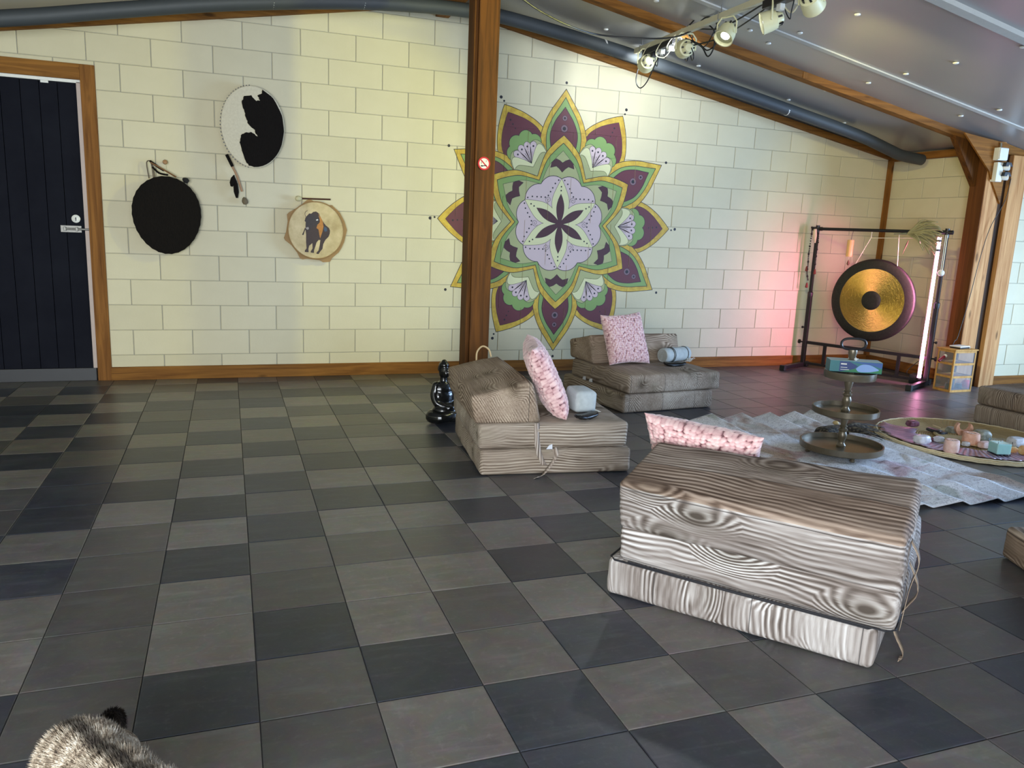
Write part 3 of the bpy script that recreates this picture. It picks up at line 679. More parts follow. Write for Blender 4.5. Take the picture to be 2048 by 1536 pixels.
# power sockets and cables on the rail
ps = thing('power_strip', 'black power strip tied under the wall end of the lighting rail', 'power strip', (BX, barY(1315), BZ-.04))
MB().box((-.025, -.27, -.025), (.025, .2, .02), .005).build('strip_case', M['black'], ps)
for y in (-.2, -.08, .05, .15): MB().box((-.018, y-.02, -.06), (.018, y+.02, -.025), .004).build('plug', M['black'] if y > 0 else M['white'], ps)
ps = thing('power_strip', 'black power strip under the near end of the rail at the top edge', 'power strip', (BX, barY(1575), BZ-.04))
MB().box((-.03, -.2, -.03), (.03, .2, .02), .005).build('strip_case', M['black'], ps)
for y in (-.12, .05): MB().box((-.018, y-.02, -.07), (.018, y+.02, -.03), .004).build('plug', M['white'], ps)
def cable(name, label, pts, r, mat, sm=6, grp=None):
    c = Vector(pts[0]); return MB().tube([Vector(p)-c for p in pts], r, 6, smooth=sm).build(name, mat, None, True, label=label, cat='cable', group=grp, loc=tuple(c))
def rp(px, dz, dx=0): return (BX+dx, barY(px), BZ+dz)
cable('cable', 'long black cable sagging from the post side to the lighting rail', [wl(1040, -6, 5.4), wl(1080, 22, 5.45), wl(1140, 52, 5.5), wl(1200, 70, 5.6), wl(1290, 77, 5.5), wl(1350, 74, 5.45), wl(1390, 58, 5.35)], .006, M['cable'])
cable('cable', 'black cable draped in a loop along the rail from lamp to lamp', [rp(1372, -.03, .03), rp(1395, .06, .05), rp(1412, .02, .08), rp(1415, -.12, .09), rp(1405, -.17, .06), rp(1395, -.12, .03), rp(1372, -.05)], .005, M['cable'])
cable('cable', 'black cable hanging in a long ring at the wall end of the rail', [rp(1288, -.05), rp(1280, -.13), rp(1276, -.24), rp(1281, -.3, .02), rp(1290, -.26, .04), rp(1302, -.14, .05), rp(1318, -.05, .03)], .005, M['cable'])
cable('cable', 'black cable running under the lamps in the middle of the rail', [rp(1350, -.09), rp(1390, -.115, .03), rp(1430, -.12, .05), rp(1452, -.1, .06), rp(1480, -.09, .04), rp(1515, -.06, .03), rp(1555, -.03)], .005, M['cable'])
cable('cable', 'thin black cable with a small loop near the second spotlight', [rp(1372, -.06), rp(1385, -.13), rp(1392, -.2), rp(1384, -.22, .02), rp(1376, -.16, .03), rp(1366, -.08)], .004, M['cable'])
for i, (a, b) in enumerate(((1300, .16), (1330, .12), (1352, .1), (1366, .13))):
    cable('cable', ('cream cable curl nearest the wall end of the rail', 'cream cable curl between the power strip plugs', 'short cream cable curl just before the rafter crossing', 'cream cable curl right where the rail passes the rafter')[i], [rp(a, .02, .02), rp(a+5, -.06, .04), rp(a-6, -b, .03), rp(a-12, -b*.8, -.02), rp(a-2, -.03, -.03), rp(a+12, .03, .0)], .0035, M['cable_w'], grp='cream cable loops on the rail')
cable('cable', 'cream cable looped between the two nearest spotlights', [rp(1560, -.02), rp(1568, -.1, .03), rp(1580, -.13, .04), rp(1588, -.08, .04), rp(1580, -.0, .02), rp(1570, .03)], .005, M['cable_w'])

rc = random.Random(12)
for i, lab in enumerate(('thin black cable loop hanging right below the power strip', 'thin black cable loop beside the first spotlight', 'thin black cable tangle over the second spotlight', 'slack black cable between the second and third spotlights', 'black cable curl next to the near power strip')):
    a = (1306, 1322, 1366, 1400, 1572)[i]; dz = (.16, .12, .2, .14, .16)[i]; w = (10, 8, 14, 26, 12)[i]
    cable('cable', lab, [rp(a-w, -.03, .025), rp(a-w*.6, -dz*.7, .04+.02*rc.random()), rp(a, -dz, .05), rp(a+w*.6, -dz*.8, .03), rp(a+w, -.04, .03)], .0038, M['cable'])

for i, lab in enumerate(('long black cable arching above the rail over the rafter', 'black cable ring drooping right of the second spotlight', 'black cable lying along the lit side of the rail')):
    pts = ([rp(1352, -.02), rp(1372, .05, .03), rp(1392, .11, .05), rp(1408, .09, .07), rp(1418, -.02, .08)], [rp(1376, -.07, .02), rp(1392, -.13, .06), rp(1404, -.21, .07), rp(1412, -.16, .08), rp(1413, -.05, .07), rp(1400, .02, .05)], [rp(1290, .0, .026), rp(1340, -.012, .03), rp(1380, .0, .03), rp(1430, -.06, .03), rp(1470, -.05, .03), rp(1540, -.0, .03)])[i]
    cable('cable', lab, pts, .0055, M['cable'])

# ================================================================ drums on the wall
def drumshape(cx, cz, rx, rz, n=56, egg=0., ser=0.):
    out = []
    for k in range(n):
        a = 2*PI*k/n; r = 1+(ser if k % 2 else -ser)
        x = math.sin(a)*rx*r*(1-egg*math.cos(a)*-1*.0); z = math.cos(a)*rz*r
        x *= 1+egg*math.cos(a)
        out.append((cx+x, cz+z))
    return out
def drum(name, label, c, poly, depth, frame_mat, skin_mat, rings):
    o = thing(name, label, 'drum', (c[0], W-.001, c[1]))
    MB().prism([(x*.97, z*.97) for x, z in poly], -.012, -depth, lambda u, z, d: (u, d, z)).build('drum_frame', frame_mat, o)
    n = len(poly); mb = MB(); st = [(1.0, -depth+.03), (1.012, -depth+.0), (.995, -depth-.006), (.9, -depth-.008), (.5, -depth-.009)]
    for s_, y in st: mb.v += [(x*s_, y, z*s_) for x, z in poly]
    mb.v.append((0, -depth-.009, 0))
    for i in range(len(st)-1):
        for k in range(n): mb.f.append((i*n+k, i*n+(k+1) % n, (i+1)*n+(k+1) % n, (i+1)*n+k)); mb.mi.append(0)
    for k in range(n): mb.f.append(((len(st)-1)*n+k, (len(st)-1)*n+(k+1) % n, len(st)*n)); mb.mi.append(0)
    mb.build('drum_skin', skin_mat, o, True); return o
DY = W-.1
def lp(x, y, y_=DY): p = wl(x, y, y_); return (p.x, p.z)
gf = G('black_fur'); n1 = gf.noise(gf.map(gf.co(), (120, 30, 40)), 1, 4); gf.bump(n1, .8, .006)
M['fur_black'] = gf.set(col=gf.mix(n1, s2l(10, 9, 8), s2l(26, 21, 17)), rough=.9, spec=.15)
gf = G('cream_hide'); n1 = gf.noise(gf.map(gf.co(), (60, 30, 60)), 1, 4); gf.bump(gf.noise(gf.co(), 90, 2), .4, .004)
M['hide'] = gf.set(col=gf.mix(n1, s2l(196, 186, 158), s2l(222, 214, 188)), rough=.85, spec=.2)
M['rim'] = plain('drum_rim_wood', s2l(150, 118, 78), .6)
c = lp(334, 431); a = drumshape(0, 0, .242, .29, 60, .07, .006)
d1 = drum('hide_drum', 'large black furry egg shaped drum beside the door', c, a, .10, M['rim'], M['fur_black'], 0)
c2_ = lp(506, 254); a = drumshape(0, 0, .235, .305, 56, .02)
d2 = drum('hide_drum', 'cream and black cowhide drum hung highest on the wall', c2_, a, .09, M['rim'], M['hide'], 0)
patch = [(1535, 523), (1600, 572), (1652, 675), (1664, 770), (1645, 870), (1600, 942), (1520, 988), (1455, 968), (1432, 930), (1415, 880), (1402, 832), (1412, 790), (1440, 774), (1470, 772), (1508, 797), (1490, 760), (1452, 725), (1440, 690), (1425, 640), (1415, 592), (1428, 562), (1470, 558), (1500, 590), (1520, 588), (1508, 560), (1532, 545)]
pt = [lp(x/2.926, y/2.926, DY-.01) for x, y in patch]; pt2 = []
for i in range(len(pt)):
    p, q = pt[i], pt[(i+1) % len(pt)]
    for k in range(4):
        f_ = k/4; j_ = 0 if i < 6 else .004
        pt2.append((p[0]+(q[0]-p[0])*f_-c2_[0]+rnd.uniform(-j_, j_), p[1]+(q[1]-p[1])*f_-c2_[1]+rnd.uniform(-j_, j_)))
pt2 = [(x, z) if (x/.235)**2+(z/.305)**2 < .985 else (x*.992/math.hypot(x/.235, z/.305), z*.992/math.hypot(x/.235, z/.305)) for x, z in pt2]
MB().prism(pt2, -.0965, -.1015, lambda u, z, d: (u, d, z)).build('black_patch', M['fur_black'], d2, label='black hair patch on the right of the drum')
mb = MB()
for k in range(18, 52):
    a = 2*PI*k/72+PI*.55; x, z = math.sin(a)*.2375, math.cos(a)*.308; x2, z2 = math.sin(a+.035)*.2375, math.cos(a+.035)*.308
    mb.bar((x, -.088, z), (x2, -.088, z2), .006, .012)
mb.build('stitching', M['black'], d2)
gs = G('raw_drum_skin'); n1 = gs.noise(gs.co(), 9, 4, .6); M['skin'] = gs.set(col=gs.mix(gs.ramp(n1, [(.35, 0), (.7, 1)]), s2l(206, 186, 138), s2l(168, 146, 96)), rough=.55)
M['skin_dark'] = plain('rawhide_edge', s2l(150, 116, 66), .6, 0, .2, 12)
c3_ = lp(633, 461); a = drumshape(0, 0, .225, .232, 48)
d3 = drum('hide_drum', 'small round rawhide drum with a painted bison', c3_, a, .07, M['rim'], M['skin'], 0)
flare = [(175, 430), (135, 470), (150, 600), (120, 800), (78, 920), (100, 965), (220, 1060), (330, 1200), (390, 1320), (440, 1335), (520, 1320), (760, 1350), (830, 1390), (960, 1380), (1000, 1310), (1130, 1200), (1180, 1120), (1235, 1000), (1290, 770), (1240, 600), (1150, 430), (1040, 330), (1000, 290), (860, 290), (650, 215), (575, 175), (520, 190), (440, 260), (330, 340)]
fp = [lp(560+x/9.6, 380+y/9.6, W-.06) for x, y in flare]; fp = [(x-c3_[0], z-c3_[1]) for x, z in fp]
MB().prism(fp, -.035, -.05, lambda u, z, d: (u, d, z)).build('skin_edge', M['skin_dark'], d3)
mb = MB(); ring = drumshape(0, 0, .224, .231, 48); mb.tube([(x, -.078, z) for x, z in ring]+[(ring[0][0], -.078, ring[0][1])], .0045, 6); mb.build('skin_rim', M['skin_dark'], d3, True)
bis = {'bison_body': ([(480, 560), (495, 520), (560, 450), (600, 455), (640, 420), (690, 412), (735, 440), (770, 500), (800, 560), (840, 630), (880, 680), (940, 730), (960, 780), (955, 840), (930, 900), (870, 960), (830, 1040), (815, 1130), (770, 1185), (740, 1230), (700, 1225), (705, 1195), (740, 1160), (760, 1070), (775, 960), (740, 960), (700, 1010), (680, 1080), (655, 1150), (650, 1210), (590, 1200), (590, 1180), (625, 1120), (620, 1020), (560, 1070), (545, 1130), (550, 1195), (480, 1190), (475, 1165), (510, 1120), (500, 1000), (500, 850), (490, 760), (490, 680), (495, 610)], s2l(52, 34, 28)),
       'bison_mane': ([(735, 450), (780, 520), (820, 600), (835, 700), (815, 800), (770, 930), (755, 860), (740, 760), (700, 730), (720, 660), (765, 620), (760, 560)], s2l(176, 116, 42)),
       'bison_head': ([(500, 540), (560, 470), (640, 470), (730, 520), (765, 590), (740, 650), (690, 680), (620, 720), (560, 780), (500, 750), (490, 690), (500, 620), (470, 590)], s2l(44, 34, 34)),
       'bison_nose': ([(495, 720), (545, 710), (555, 745), (530, 765), (500, 745)], s2l(150, 140, 132)),
       'bison_tail': ([(480, 720), (455, 790), (425, 850), (430, 865), (455, 860), (470, 800), (495, 750)], s2l(46, 28, 20)),
       'bison_flank': ([(850, 700), (900, 730), (905, 790), (860, 800), (840, 760)], s2l(52, 74, 96)),
       'bison_eye': ([(690, 570), (725, 560), (735, 580), (700, 590)], s2l(220, 220, 220))}
for i, (nm, (pl, colr)) in enumerate(bis.items()):
    pp_ = [lp(560+x/9.6, 380+y/9.6, W-.079) for x, y in pl]
    MB().prism([(x-c3_[0], z-c3_[1]) for x, z in pp_], -.0785, -.0798-.0002*i, lambda u, z, d: (u, d, z)).build(nm, plain(nm+'_paint', colr, .6, 0, .3, 60), d3)
horn = plain('horn_grey', s2l(120, 104, 86), .5)
mb = MB(); hp_ = [lp(560+x/9.6, 380+y/9.6, W-.079) for x, y in ((500, 520), (480, 470), (490, 420), (530, 395))]; mb.tube([(x-c3_[0], -.0798, z-c3_[1]) for x, z in hp_], .0022, 5, smooth=3).build('bison_horn', horn, d3); mb = MB()
hp_ = [lp(560+x/9.6, 380+y/9.6, W-.079) for x, y in ((735, 520), (755, 490), (750, 450))]; mb.tube([(x-c3_[0], -.0798, z-c3_[1]) for x, z in hp_], .0022, 5, smooth=3)
mb.build('bison_horn', horn, d3)
# beaters
def wp(x, y, off): p = wl(x, y, W-off); return Vector((p.x, p.y, p.z))
def beater(label, pts, r, col, head=None, hr=None, hcol=None, extra=None):
    o = thing('drum_beater', label, 'beater', tuple(pts[0])); c = pts[0]
    MB().tube([p-c for p in pts], r, 8, smooth=3).build('handle', plain('beater_wood', col, .5), o, True)
    if head is not None:
        m = (pts[-1]-pts[-2]).normalized().to_track_quat('Z', 'Y').to_matrix().to_4x4(); m.translation = head-c
        MB().lathe([(0, -hr*1.5), (hr*.5, -hr*1.2), (hr*.95, -hr*.4), (hr, .1*hr), (hr*.75, hr*.8), (0, hr*1.05)], 16, mat=m).build('beater_head', plain('beater_head', hcol, .9, 0, .2, 80, .4), o, True)
    return o
b1 = beater('dark fur tipped beater lying across the top of the black drum', [wp(301, 325, .05), wp(330, 341, .07), wp(352, 354, .1)], .006, s2l(120, 84, 50), wp(372, 361, .1), .021, s2l(22, 20, 22))
c = wp(301, 325, .05)
MB().tube([wp(300, 322, .04)-c, wp(316, 334, .05)-c, wp(328, 341, .05)-c], .009, 8).tube([wp(305, 334, .04)-c, wp(318, 346, .05)-c, wp(336, 350, .05)-c], .007, 8, smooth=4).build('strap', M['fur_black'], b1)
for k, (x, y) in enumerate(((293, 322), (302, 321), (306, 330))):
    MB().tube([wp(299, 321, .03)-c, wp(x, y+4, .035)-c, wp(x+5, y+35, .04)-c], .0035, 6, smooth=4).build('cord', plain('grey_cord', s2l(92, 78, 66), .8), b1)
t = thing('wooden_knob_hook', 'small wooden knob hook above the black drum', 'hook', tuple(wp(331, 325, .0)))
MB().lathe([(.008, 0), (.008, .03), (.014, .036), (.018, .05), (.014, .062), (0, .065)], 14, mat=Matrix.Rotation(PI/2, 4, 'X')).build('knob', plain('knob_wood', s2l(150, 110, 64), .5), t, True)
MB().tube([(0, -.02, -.0), (.002, -.03, -.05), (0, -.05, -.12)], .002, 6).build('string', M['cable_w'], t)
b2 = beater('dark feathered beater hanging at the lower left of the cowhide drum', [wp(453, 309, .06), wp(464, 332, .05), wp(474, 352, .045), wp(484, 383, .04)], .0085, s2l(168, 130, 96), wp(490, 403, .045), .024, s2l(112, 100, 76))
c = wp(453, 309, .06)
MB().tube([wp(453, 309, .06)-c, wp(465, 333, .055)-c], .012, 8).build('grip', M['fur_black'], b2)
for (x0, y0, x1, y1) in ((468, 350, 463, 373), (470, 356, 474, 396)):
    a_, b_ = wp(x0, y0, .05)-c, wp(x1, y1, .05)-c; m_ = (a_+b_)/2
    MB().tube([a_, a_.lerp(b_, .3), a_.lerp(b_, .7), b_], [.003, .018, .02, .008], 7).build('feather', M['fur_black'], b2, True)
b3 = beater('padded beater with a dark handle resting above the bison drum', [wp(661, 399, .05), wp(630, 398, .05), wp(604, 397, .05)], .0065, s2l(66, 34, 22), wp(596, 397, .05), .022, s2l(206, 196, 150))

# ================================================================ folding seats
def softbox(corners, r=.03, n=14, bulge=.008, wr=.004, seed=0, ws=7.):
    """rounded cushion block; corners[0..3] bottom (ccw), [4..7] top, in the thing's frame"""
    c = [Vector(p) for p in corners]
    L = ((c[1]-c[0]).length+(c[2]-c[3]).length)/4, ((c[3]-c[0]).length+(c[2]-c[1]).length)/4, ((c[4]-c[0]).length+(c[6]-c[2]).length)/4
    def samples(h):
        e = min(r*.9/h, .45); inn = [-1+e+(2-2*e)*i/(n-4) for i in range(n-3)]
        return [-1, -1+e*.3, -1+e*.65]+inn+[1-e*.65, 1-e*.3, 1]
    S = [samples(h) for h in L]; idx = {}; mb = MB()
    def vert(q):
        key = tuple(round(x, 5) for x in q)
        if key in idx: return idx[key]
        p = Vector((q[0]*L[0], q[1]*L[1], q[2]*L[2])); inn = Vector([max(-L[i]+r, min(L[i]-r, p[i])) for i in range(3)]); d = p-inn
        if d.length > 1e-9: p = inn+d.normalized()*min(r, d.length if sum(abs(x) > 1e-6 for x in d) == 1 else r)
        u = [p[i]/L[i] for i in range(3)]
        bl = bulge; o = Vector((u[0]*(1-u[1]**2)*(1-u[2]**2) if abs(q[0]) == 1 else 0, u[1]*(1-u[0]**2)*(1-u[2]**2) if abs(q[1]) == 1 else 0, u[2]*(1-u[0]**2)*(1-u[1]**2) if q[2] == 1 else 0))*bl
        p = p+o
        nz_ = mnoise.noise(Vector((p.x*ws+seed, p.y*ws, p.z*ws)))+.5*mnoise.noise(Vector((p.x*ws*2.5, p.y*ws*2.5+seed, p.z*ws*4)))
        if u[2] > -.95: p = p+(d.normalized() if d.length > 1e-9 else Vector((0, 0, 0)))*nz_*wr
        u = [(p[i]/L[i]+1)/2 for i in range(3)]
        a = c[0]*(1-u[0])*(1-u[1])+c[1]*u[0]*(1-u[1])+c[2]*u[0]*u[1]+c[3]*(1-u[0])*u[1]
        b = c[4]*(1-u[0])*(1-u[1])+c[5]*u[0]*(1-u[1])+c[6]*u[0]*u[1]+c[7]*(1-u[0])*u[1]
        idx[key] = len(mb.v); mb.v.append(tuple(a+(b-a)*u[2])); return idx[key]
    for ax in range(3):
        a1, a2 = [i for i in range(3) if i != ax]
        for sg in (-1, 1):
            for i in range(len(S[a1])-1):
                for j in range(len(S[a2])-1):
                    f = []
                    for (di, dj) in ((0, 0), (1, 0), (1, 1), (0, 1)):
                        q = [0, 0, 0]; q[ax] = sg; q[a1] = S[a1][i+di]; q[a2] = S[a2][j+dj]; f.append(vert(q))
                    if len(set(f)) == 4: mb.f.append(tuple(f)); mb.mi.append(0)
    return mb
def boxc(x0, x1, y0, y1, z0, z1): return [(x0, y0, z0), (x1, y0, z0), (x1, y1, z0), (x0, y1, z0), (x0, y0, z1), (x1, y0, z1), (x1, y1, z1), (x0, y1, z1)]
def wedge(w0, w1, prof):      # prof: bottom back, bottom front, top front, top back in (u, z)
    (a, az), (b, bz), (c, cz), (d, dz) = prof
    return [(a, w0, az), (b, w0, bz), (b, w1, bz), (a, w1, az), (d, w0, dz), (c, w0, cz), (c, w1, cz), (d, w1, dz)]
PROF = [(-.04, .288), (.33, .288), (.27, .512), (-.06, .435)]
SEAM = plain('dark_seam', s2l(26, 26, 32), .7)
WP = {}
def wpr(g, c, off, tone=1., bright=1., plank=.28, topz=None):
    k = (g, c, off, tone, bright, plank, topz)
    if k not in WP: WP[k] = woodprint('wood_print_%d' % len(WP), g, c, plank, 1, off, tone, bright, topz, 330. if bright > 1.2 else 430.)
    return WP[k]
def seat(label, org, ang, w, mats, seed, lowoff=(0, 0), low=(0, .84), up=(0, .84), prof=PROF, shift=0., skew=None):
    o = thing('folding_seat', label, 'seat', (org[0], org[1], 0), ang, 'wood print folding seats')
    a = softbox(boxc(low[0], low[1], lowoff[0], w+lowoff[1], .002, .143), .022, 14, .008, .004, seed).build('lower_cushion', mats[0], o, True)
    b = softbox(boxc(up[0], up[1], shift, w+shift, .147, .287), .024, 14, .012, .005, seed+3).build('upper_cushion', mats[1], o, True)
    c = softbox(wedge(shift, w+shift, prof), .022, 14, .008, .005, seed+7).build('backrest', mats[2], o, True) if not skew else softbox([Vector(q)+Vector(k) for q, k in zip(wedge(shift, w+shift, prof), skew)], .022, 14, .008, .005, seed+7).build('backrest', mats[2], o, True)
    return o
def ribbon(mb, pts, w, across, th=.0012):
    pts = spline([Vector(p) for p in pts], 4); ac = Vector(across); b = len(mb.v)
    for p in pts:
        mb.v += [tuple(p-ac*w/2), tuple(p+ac*w/2)]
    for i in range(len(pts)-1): mb.f.append((b+2*i, b+2*i+1, b+2*i+3, b+2*i+2)); mb.mi.append(0)
    return mb
def solid(o, t=.0015):
    m = o.modifiers.new('thickness', 'SOLIDIFY'); m.thickness = t; return o
TAG = plain('care_tag_white', s2l(214, 218, 226), .6)
# middle one, backrest towards the door
a1 = math.radians(-7.0)
s1 = seat('wood print folding seat beside the Buddha statue, backrest to the left', (1.233, 3.803), a1, .90, (wpr(0, 2, 1., .97, .95, 2.), wpr(0, 2, 4.1, .97, .95, 2.), wpr(1, 0, 2.2, .93, .9, .42)), 1, up=(-.015, .825), low=(0, .85))
mb = MB(); ribbon(mb, [(.30, -.004, .29), (.30, -.012, .22), (.315, -.012, .13), (.345, -.02, .06)], .03, (1, 0, 0)); solid(mb.build('strap', wpr(2, 0, 5.5, 1, 1.05), s1, True))
mb = MB(); ribbon(mb, [(.40, -.006, .15), (.41, -.02, .11), (.375, -.03, .055), (.33, -.05, .012), (.285, -.075, .006)], .03, (.8, -.3, .5)); solid(mb.build('strap', wpr(2, 0, 5.5, 1, 1.15), s1, True))
MB().prism([(.355, .147), (.39, .147), (.388, .175), (.37, .168)], -.012, -.014, lambda u, z, d: (u, d, z)).build('care_tag', TAG, s1)
MB().tube([(.125, .90, .475), (.13, .91, .53), (.165, .915, .565), (.205, .91, .545), (.22, .90, .50)], .0055, 8, smooth=5).build('handle_loop', plain('strap_beige', s2l(196, 170, 126), .8), s1, True)
# rear one against the back wall, facing the room
a2 = math.radians(-90+6)
s2_ = seat('wood print folding seat nearest the back wall, below the mandala', (2.652, 5.825), a2, .855, (wpr(0, 1, 3.3, .98, .92, .3), wpr(0, 1, 3.3, .98, .92, .3), wpr(1, 2, 7.7, .93, .92, 2.)), 11, lowoff=(-.03, -.05), low=(-.08, .83), up=(0, .84))
mb = MB(); ribbon(mb, [(.35, -.008, .275), (.33, -.014, .25), (.34, -.014, .22), (.36, -.008, .20)], .02, (1, 0, 0)); solid(mb.build('strap', wpr(2, 0, 5.5, .95, .8), s2_, True))
for x in (.2, .3): MB().prism([(x, .144), (x+.05, .146), (x+.045, .175), (x+.01, .168)], -.008, -.01, lambda u, z, d: (u, d, z)).build('care_tag', TAG, s2_)
# front one, seen from behind
a3 = math.atan2(.626, .779)
s3 = seat('largest wood print folding seat in the foreground, seen from behind', (1.839, 1.676), a3, .907, (wpr(2, 1, 8.1, 1, 1.28, .34), wpr(1, 2, 2.9, 1, 1.22, .5), wpr(1, 2, 6.4, 1, 1.21, .21, .44)), 21, up=(-.015, .82), low=(0, .84), prof=[(-.025, .275), (.33, .288), (.31, .515), (-.065, .445)], shift=-.045, skew=[(0, 0, 0)]*4+[(.0, 0, .022), (.015, 0, .04), (0, 0, .008), (0, 0, .01)])
mb = MB(); mb.tube([(.4, -.002, .137), (.03, .0, .137), (.003, .03, .137), (-.002, .45, .137), (.003, .88, .137), (.03, .905, .137), (.3, .908, .137)], .0035, 6); mb.build('piping', SEAM, s3, True)
mb = MB(); mb.tube([(.3, -.047, .152), (.01, -.045, .152), (-.016, -.02, .152), (-.021, .45, .15), (-.016, .82, .152)], .003, 6); mb.build('piping', SEAM, s3, True)
mb = MB(); ribbon(mb, [(.22, -.05, .30), (.20, -.085, .22), (.20, -.055, .15), (.2, -.03, .08), (.17, -.07, .012), (.12, -.06, .008)], .04, (1, .0, .0)); solid(mb.build('strap', wpr(2, 0, 5.5, .9, .85), s3, True))
mb = MB(); ribbon(mb, [(.08, -.052, .42), (.08, -.08, .36), (.075, -.065, .27), (.06, -.055, .14)], .045, (1, 0, 0)); solid(mb.build('strap', wpr(2, 0, 5.5, .9, .8), s3, True))
# right rear and right front ones, cut by the frame
a4 = math.pi+math.radians(4.6)
s4 = seat('wood print folding seat at the right edge beyond the woven tray', (6.185, 4.347), a4, .88, (wpr(2, 1, 9.3, .95, .8), wpr(2, 1, 1.9, .95, .8), wpr(1, 2, 4.4, .93, 1.05, 2.)), 31, up=(0, .845), low=(0, .855))
a5 = math.atan2(.917, .4)
s5 = seat('wood print folding seat peeking in at the lower right edge', (3.60, 1.13), a5, .90, (wpr(0, 2, 6.1, .9, .85), wpr(0, 2, 5.1, .9, .9), wpr(1, 0, 2.2, .93, .95)), 41, up=(-.05, .72))
# ---------------------------------------------------------------- pink pillows
gp = G('pink_chenille'); uv = gp.co('UV'); x = gp.sep(gp.map(uv, (1, 1, 1)))
n1 = gp.noise(gp.co(), 55, 3, .6); n2 = gp.noise(gp.co(), 220, 2)
at = gp.n('ShaderNodeAttribute', attribute_name='knot').outputs['Fac']
v = gp.math('MULTIPLY_ADD', n1, .35, gp.math('MULTIPLY', at, .8))
gp.bump(n2, .5, .003)
M['pink'] = gp.set(col=gp.ramp(v, [(.2, s2l(112, 74, 78)), (.38, s2l(186, 138, 140)), (.62, s2l(218, 176, 176)), (.95, s2l(238, 206, 202))]), rough=.9, sheen=.4, spec=.2)
def pillow(label, c0, c1, c2, c3, th, seed, on, drop=0.):
    """four corners bottom-left, bottom-right, top-right, top-left; knotted faces both sides"""
    c = [Vector(p) for p in (c0, c1, c2, c3)]; o0 = (c[0]+c[1])/2; nrm = (c[1]-c[0]).cross(c[3]-c[0]).normalized()
    N = 132; mb = MB(); kn = []; rj = random.Random(seed); jit = [(rj.uniform(-.36, .36), rj.uniform(-.36, .36), rj.uniform(.55, 1.15)) for _ in range(4096)]
    for side in (1, -1):
        b = len(mb.v)
        for i in range(N+1):
            for j in range(N+1):
                u, v_ = i/N, j/N; U, V = 2*u-1, 2*v_-1
                pin = 1-.07*(abs(U*V)**0)*(1-(U*U))*(abs(V)**6); pin2 = 1-.07*(1-V*V)*(abs(U)**6)
                uu = .5+U*pin2/2; vv = .5+V*pin/2
                p = c[0]*(1-uu)*(1-vv)+c[1]*uu*(1-vv)+c[2]*uu*vv+c[3]*(1-uu)*vv
                prof = ((1-U**4)*(1-V**4))**.55
                cu, cv = u*25, v_*25; best = 9
                for a_ in (-1, 0, 1):
                    for b_ in (-1, 0, 1):
                        gi, gj = int(cu)+a_, int(cv)+b_; jt = jit[(gi*71+gj*37+side*5) % 4096]; dd_ = (gi+.5+jt[0]-cu)**2+(gj+.5+jt[1]-cv)**2
                        if dd_ < best: best = dd_; bj = jt[2]
                ku, kv = u*27+.35*mnoise.noise(Vector((u*9, v_*9, seed))), v_*27+.35*mnoise.noise(Vector((u*9+5, v_*9, seed))); row = math.floor(kv); ku += .5*(row % 2)
                fu, fv = ku-math.floor(ku)-.5, kv-row-.5
                h = max(0, 1-best*1.9)**.6*bj
                p = p+nrm*side*(th/2*prof+.0095*h*min(1, prof*2.5))+Vector((0, 0, .004*mnoise.noise(p*9)))
                mb.v.append(tuple(p-o0)); kn.append(h)
        for i in range(N):
            for j in range(N):
                q = (b+i*(N+1)+j, b+(i+1)*(N+1)+j, b+(i+1)*(N+1)+j+1, b+i*(N+1)+j+1); mb.f.append(q if side > 0 else q[::-1]); mb.mi.append(0)
    me = bpy.data.meshes.new('pillow'); me.from_pydata(mb.v, [], mb.f); me.materials.append(M['pink'])
    a = me.attributes.new('knot', 'FLOAT', 'POINT'); a.data.foreach_set('value', kn); me.polygons.foreach_set('use_smooth', [True]*len(me.polygons)); me.update()
    return link('pillow', me, None, label=label, cat='pillow', group='pink knotted pillows', loc=tuple(o0))
def W1(s, u, v, z):      # point of a seat's frame in the room
    return Matrix.Rotation(s.rotation_euler.z, 3, 'Z')@Vector((u, v, z))+s.location
pillow('pink knotted pillow standing edge-on on the seat beside the Buddha statue', W1(s1, .47, .02, .30), W1(s1, .50, .42, .30), W1(s1, .335, .44, .71), W1(s1, .27, .05, .68), .13, 1, s1)
pillow('pink knotted pillow upright on the seat nearest the back wall', W1(s2_, .46, .07, .30), W1(s2_, .46, .45, .30), W1(s2_, .34, .40, .70), W1(s2_, .36, .02, .68), .12, 5, s2_)
pillow('pink knotted pillow half hidden behind the foreground seat backrest', W1(s3, .50, .50, .30), W1(s3, .50, .93, .30), W1(s3, .37, .95, .61), W1(s3, .41, .49, .58), .12, 9, s3)
